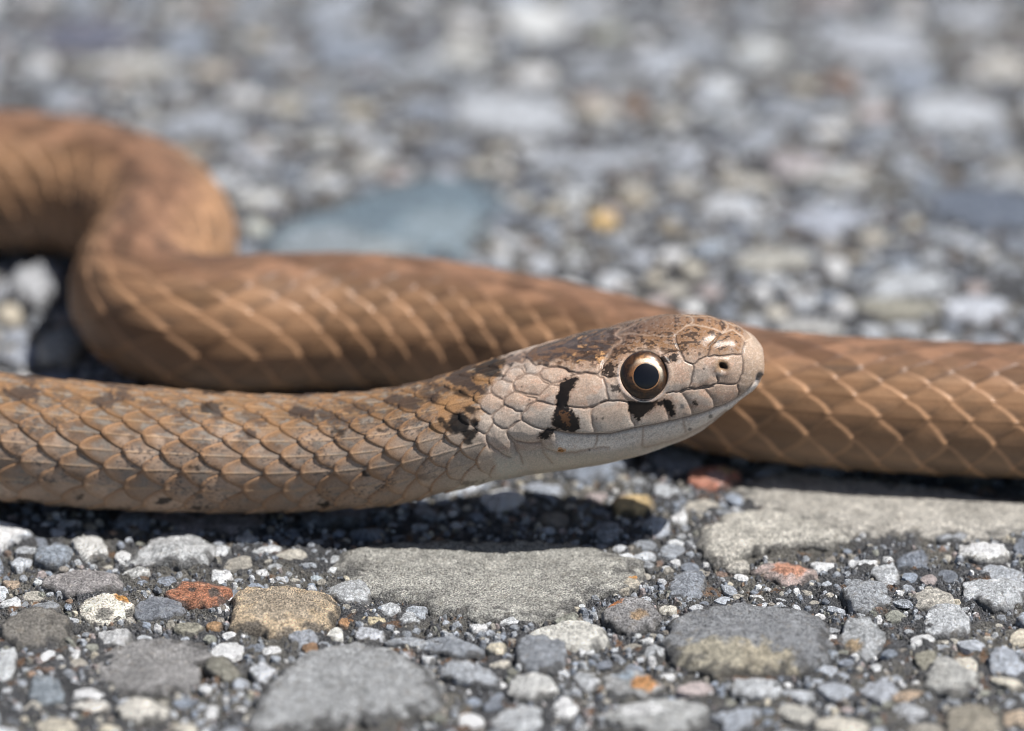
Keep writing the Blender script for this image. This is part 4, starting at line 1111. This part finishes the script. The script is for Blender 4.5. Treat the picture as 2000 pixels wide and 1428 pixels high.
for (x, y, r) in rnd:
    a, b = project(np.array([x, y, 0.0]))
    s = r * DIST / ((np.array([x, y, 0.0]) - CAM) @ FWD)
    ok = -s < a < 2000 + s and -s < b < 1428 + s
    inview.append((s if ok else 0, x, y, r, a, b))
inview.sort(reverse=True)
NPART = 296 - len(STONES)
ind = [t for t in inview[:NPART] if t[0] > 0]
rest = inview[len(ind):]
for (s, x, y, r, a, b) in ind:
    c = pick(r, y)
    add_stone(a, b, 2 * s * rng.uniform(.9, 1.25), 2 * s * math.sin(ANG) * rng.uniform(.8, 1.1) + 8, c, rng.uniform(.2, .8), min(8 + r * .26, 28), rng.uniform(0, 3),
              int(rng.integers(1, 5)), rng.uniform(2.5, 6), .14 if rng.uniform() < .9 else .08, lod=.8 if y < 600 else .6)
for d_ in STONES:
    g = d_['g']
    par = None; nm = 'stone'
    me = make_mesh(nm, d_['v'], d_['f'], M_STONE, d_['c'], {'grain': d_['grain']})
    if d_['loose']:
        o = link('pebble', me, None, label=d_['loose'], category='stone')
    else:
        o = link('stone', me, road)
        if d_['label']: o['label'] = d_['label']
    o.location = (g[0] * K, g[1] * K, 0)

# ---- small stones and grit, too many to count: one mesh each, real geometry
def unit_chips(n, nphi, rings):
    out = []
    for k in range(n):
        r = np.random.default_rng(500 + k)
        o = blob_outline(900 + k, 1, 1, 0, 7, .16 if k % 4 else .09, 2.2)
        phi = np.linspace(0, 2 * math.pi, nphi, endpoint=False)
        oa = np.arctan2(o[:, 1], o[:, 0]) % (2 * math.pi); s = np.argsort(oa)
        R = np.interp(phi, oa[s], np.hypot(o[:, 0], o[:, 1])[s], period=2 * math.pi)
        V = [[0, 0, 1.0 + r.uniform(-.1, .1)]]
        for t, z in rings:
            for j in range(nphi):
                V.append([t * R[j] * math.cos(phi[j]), t * R[j] * math.sin(phi[j]), z + r.uniform(-.05, .05) * (z > 0)])
        V = np.array(V)
        for _ in range(5):
            a = r.uniform(0, 6.28); sl_ = r.uniform(.25, 1.1)
            V[:, 2] = np.minimum(V[:, 2], r.uniform(.75, 1.) - (V[:, 0] * math.cos(a) + V[:, 1] * math.sin(a)) * sl_ + .12)
        F = [(0, 1 + j, 1 + (j + 1) % nphi) for j in range(nphi)]
        for q_ in range(len(rings) - 1):
            for j in range(nphi):
                a0 = 1 + q_ * nphi + j; b0 = 1 + q_ * nphi + (j + 1) % nphi
                F += [(a0, a0 + nphi, b0), (b0, a0 + nphi, b0 + nphi)]
        out.append((V, np.array(F)))
    return out


def scatter(name, items, chips, label=None, zlift=0.0, hk=.5):
    Vs, Fs, Cs, Gs = [], [], [], []; off = 0
    for (x, y, r) in items:
        V, F = chips[rng.integers(len(chips))]
        a = rng.uniform(0, 6.28); sx_ = r * rng.uniform(.8, 1.25); sy_ = r * rng.uniform(.7, 1.05); h = r * hk * rng.uniform(.5, 1.3) + 2
        gz = float(ground_h(np.array([x]), np.array([y]))[0]) * .6
        h = min(h, snake_room(x, y) - 3 - gz)
        if h < 1: continue
        ca_, sa_ = math.cos(a), math.sin(a)
        px_ = V[:, 0] * sx_; py_ = V[:, 1] * sy_
        P = np.stack([px_ * ca_ - py_ * sa_ + x, px_ * sa_ + py_ * ca_ + y, V[:, 2] * h + gz + zlift], 1)
        c = pick(r, y)
        if r < 9 and rng.uniform() < .55: c = np.array([.11, .112, .12]) * rng.uniform(.6, 1.6)
        Vs.append(P); Fs.append(F + off); off += len(P)
        Cs.append(np.tile(c * (1.45 if r > 9 else 1.3), (len(P), 1))); Gs.append(np.full(len(P), rng.uniform(.1, .7)))
    me = make_mesh(name, np.vstack(Vs), np.vstack(Fs), M_STONE, np.vstack(Cs), {'grain': np.concatenate(Gs)}, smooth=False)
    me.polygons.foreach_set('use_smooth', np.full(len(me.polygons), False))
    o = link(name, me, road, kind='stuff')
    return o


chipsA = unit_chips(24, 14, [(.35, .93), (.7, .72), (.93, .3), (1.0, -.5)])
chipsB = unit_chips(24, 7, [(.55, .75), (1.0, -.6)])
scatter('gravel', [(x, y, r) for (s, x, y, r, a, b) in rest], chipsA, hk=.34)
grit = []
for _ in range(34000):
    x = rng.uniform(-1150, 1150); y = rng.uniform(-1000, 520); r = 2.2 + rng.exponential(3.4)
    r = min(r, 13)
    if free(x, y, r, .9 if rng.uniform() < .9 else .5): grit.append((x, y, r))
for _ in range(5000):
    x = rng.uniform(-1500, 1500); y = rng.uniform(520, 3000); r = rng.uniform(6, 12)
    if free(x, y, r, .8): grit.append((x, y, r))
scatter('grit', grit, chipsB, hk=.7)

# crumb on the jaw
hdst = np.hypot(hx - 1095, hy - 880) + (TW[:NN] < 0) * 1e5 + (face < .2) * 1e5
ci, cj = np.unravel_index(np.argmin(hdst), hdst.shape)
cp = P3[ci, cj]; cn = NRM[ci, cj]
r = np.random.default_rng(3)
V, F = chipsA[2]
t1 = np.cross(cn, [0, 0, 1.0]); t1 /= np.linalg.norm(t1); t2 = np.cross(cn, t1)
Vc = V[:, :1] * 6.5 * t1 + V[:, 1:2] * 4 * t2 + (V[:, 2:3] * 2.6) * cn
link('sand_grain', make_mesh('sand_grain', Vc, F, M_STONE, np.tile([.60, .28, .09], (len(Vc), 1)), {'grain': .6}), None,
     label='tiny orange crumb of sand stuck on the pale lower lip of the snake', category='grain').location = cp * K
print('tris', sum(len(o.data.polygons) for o in bpy.data.objects if o.type == 'MESH'))
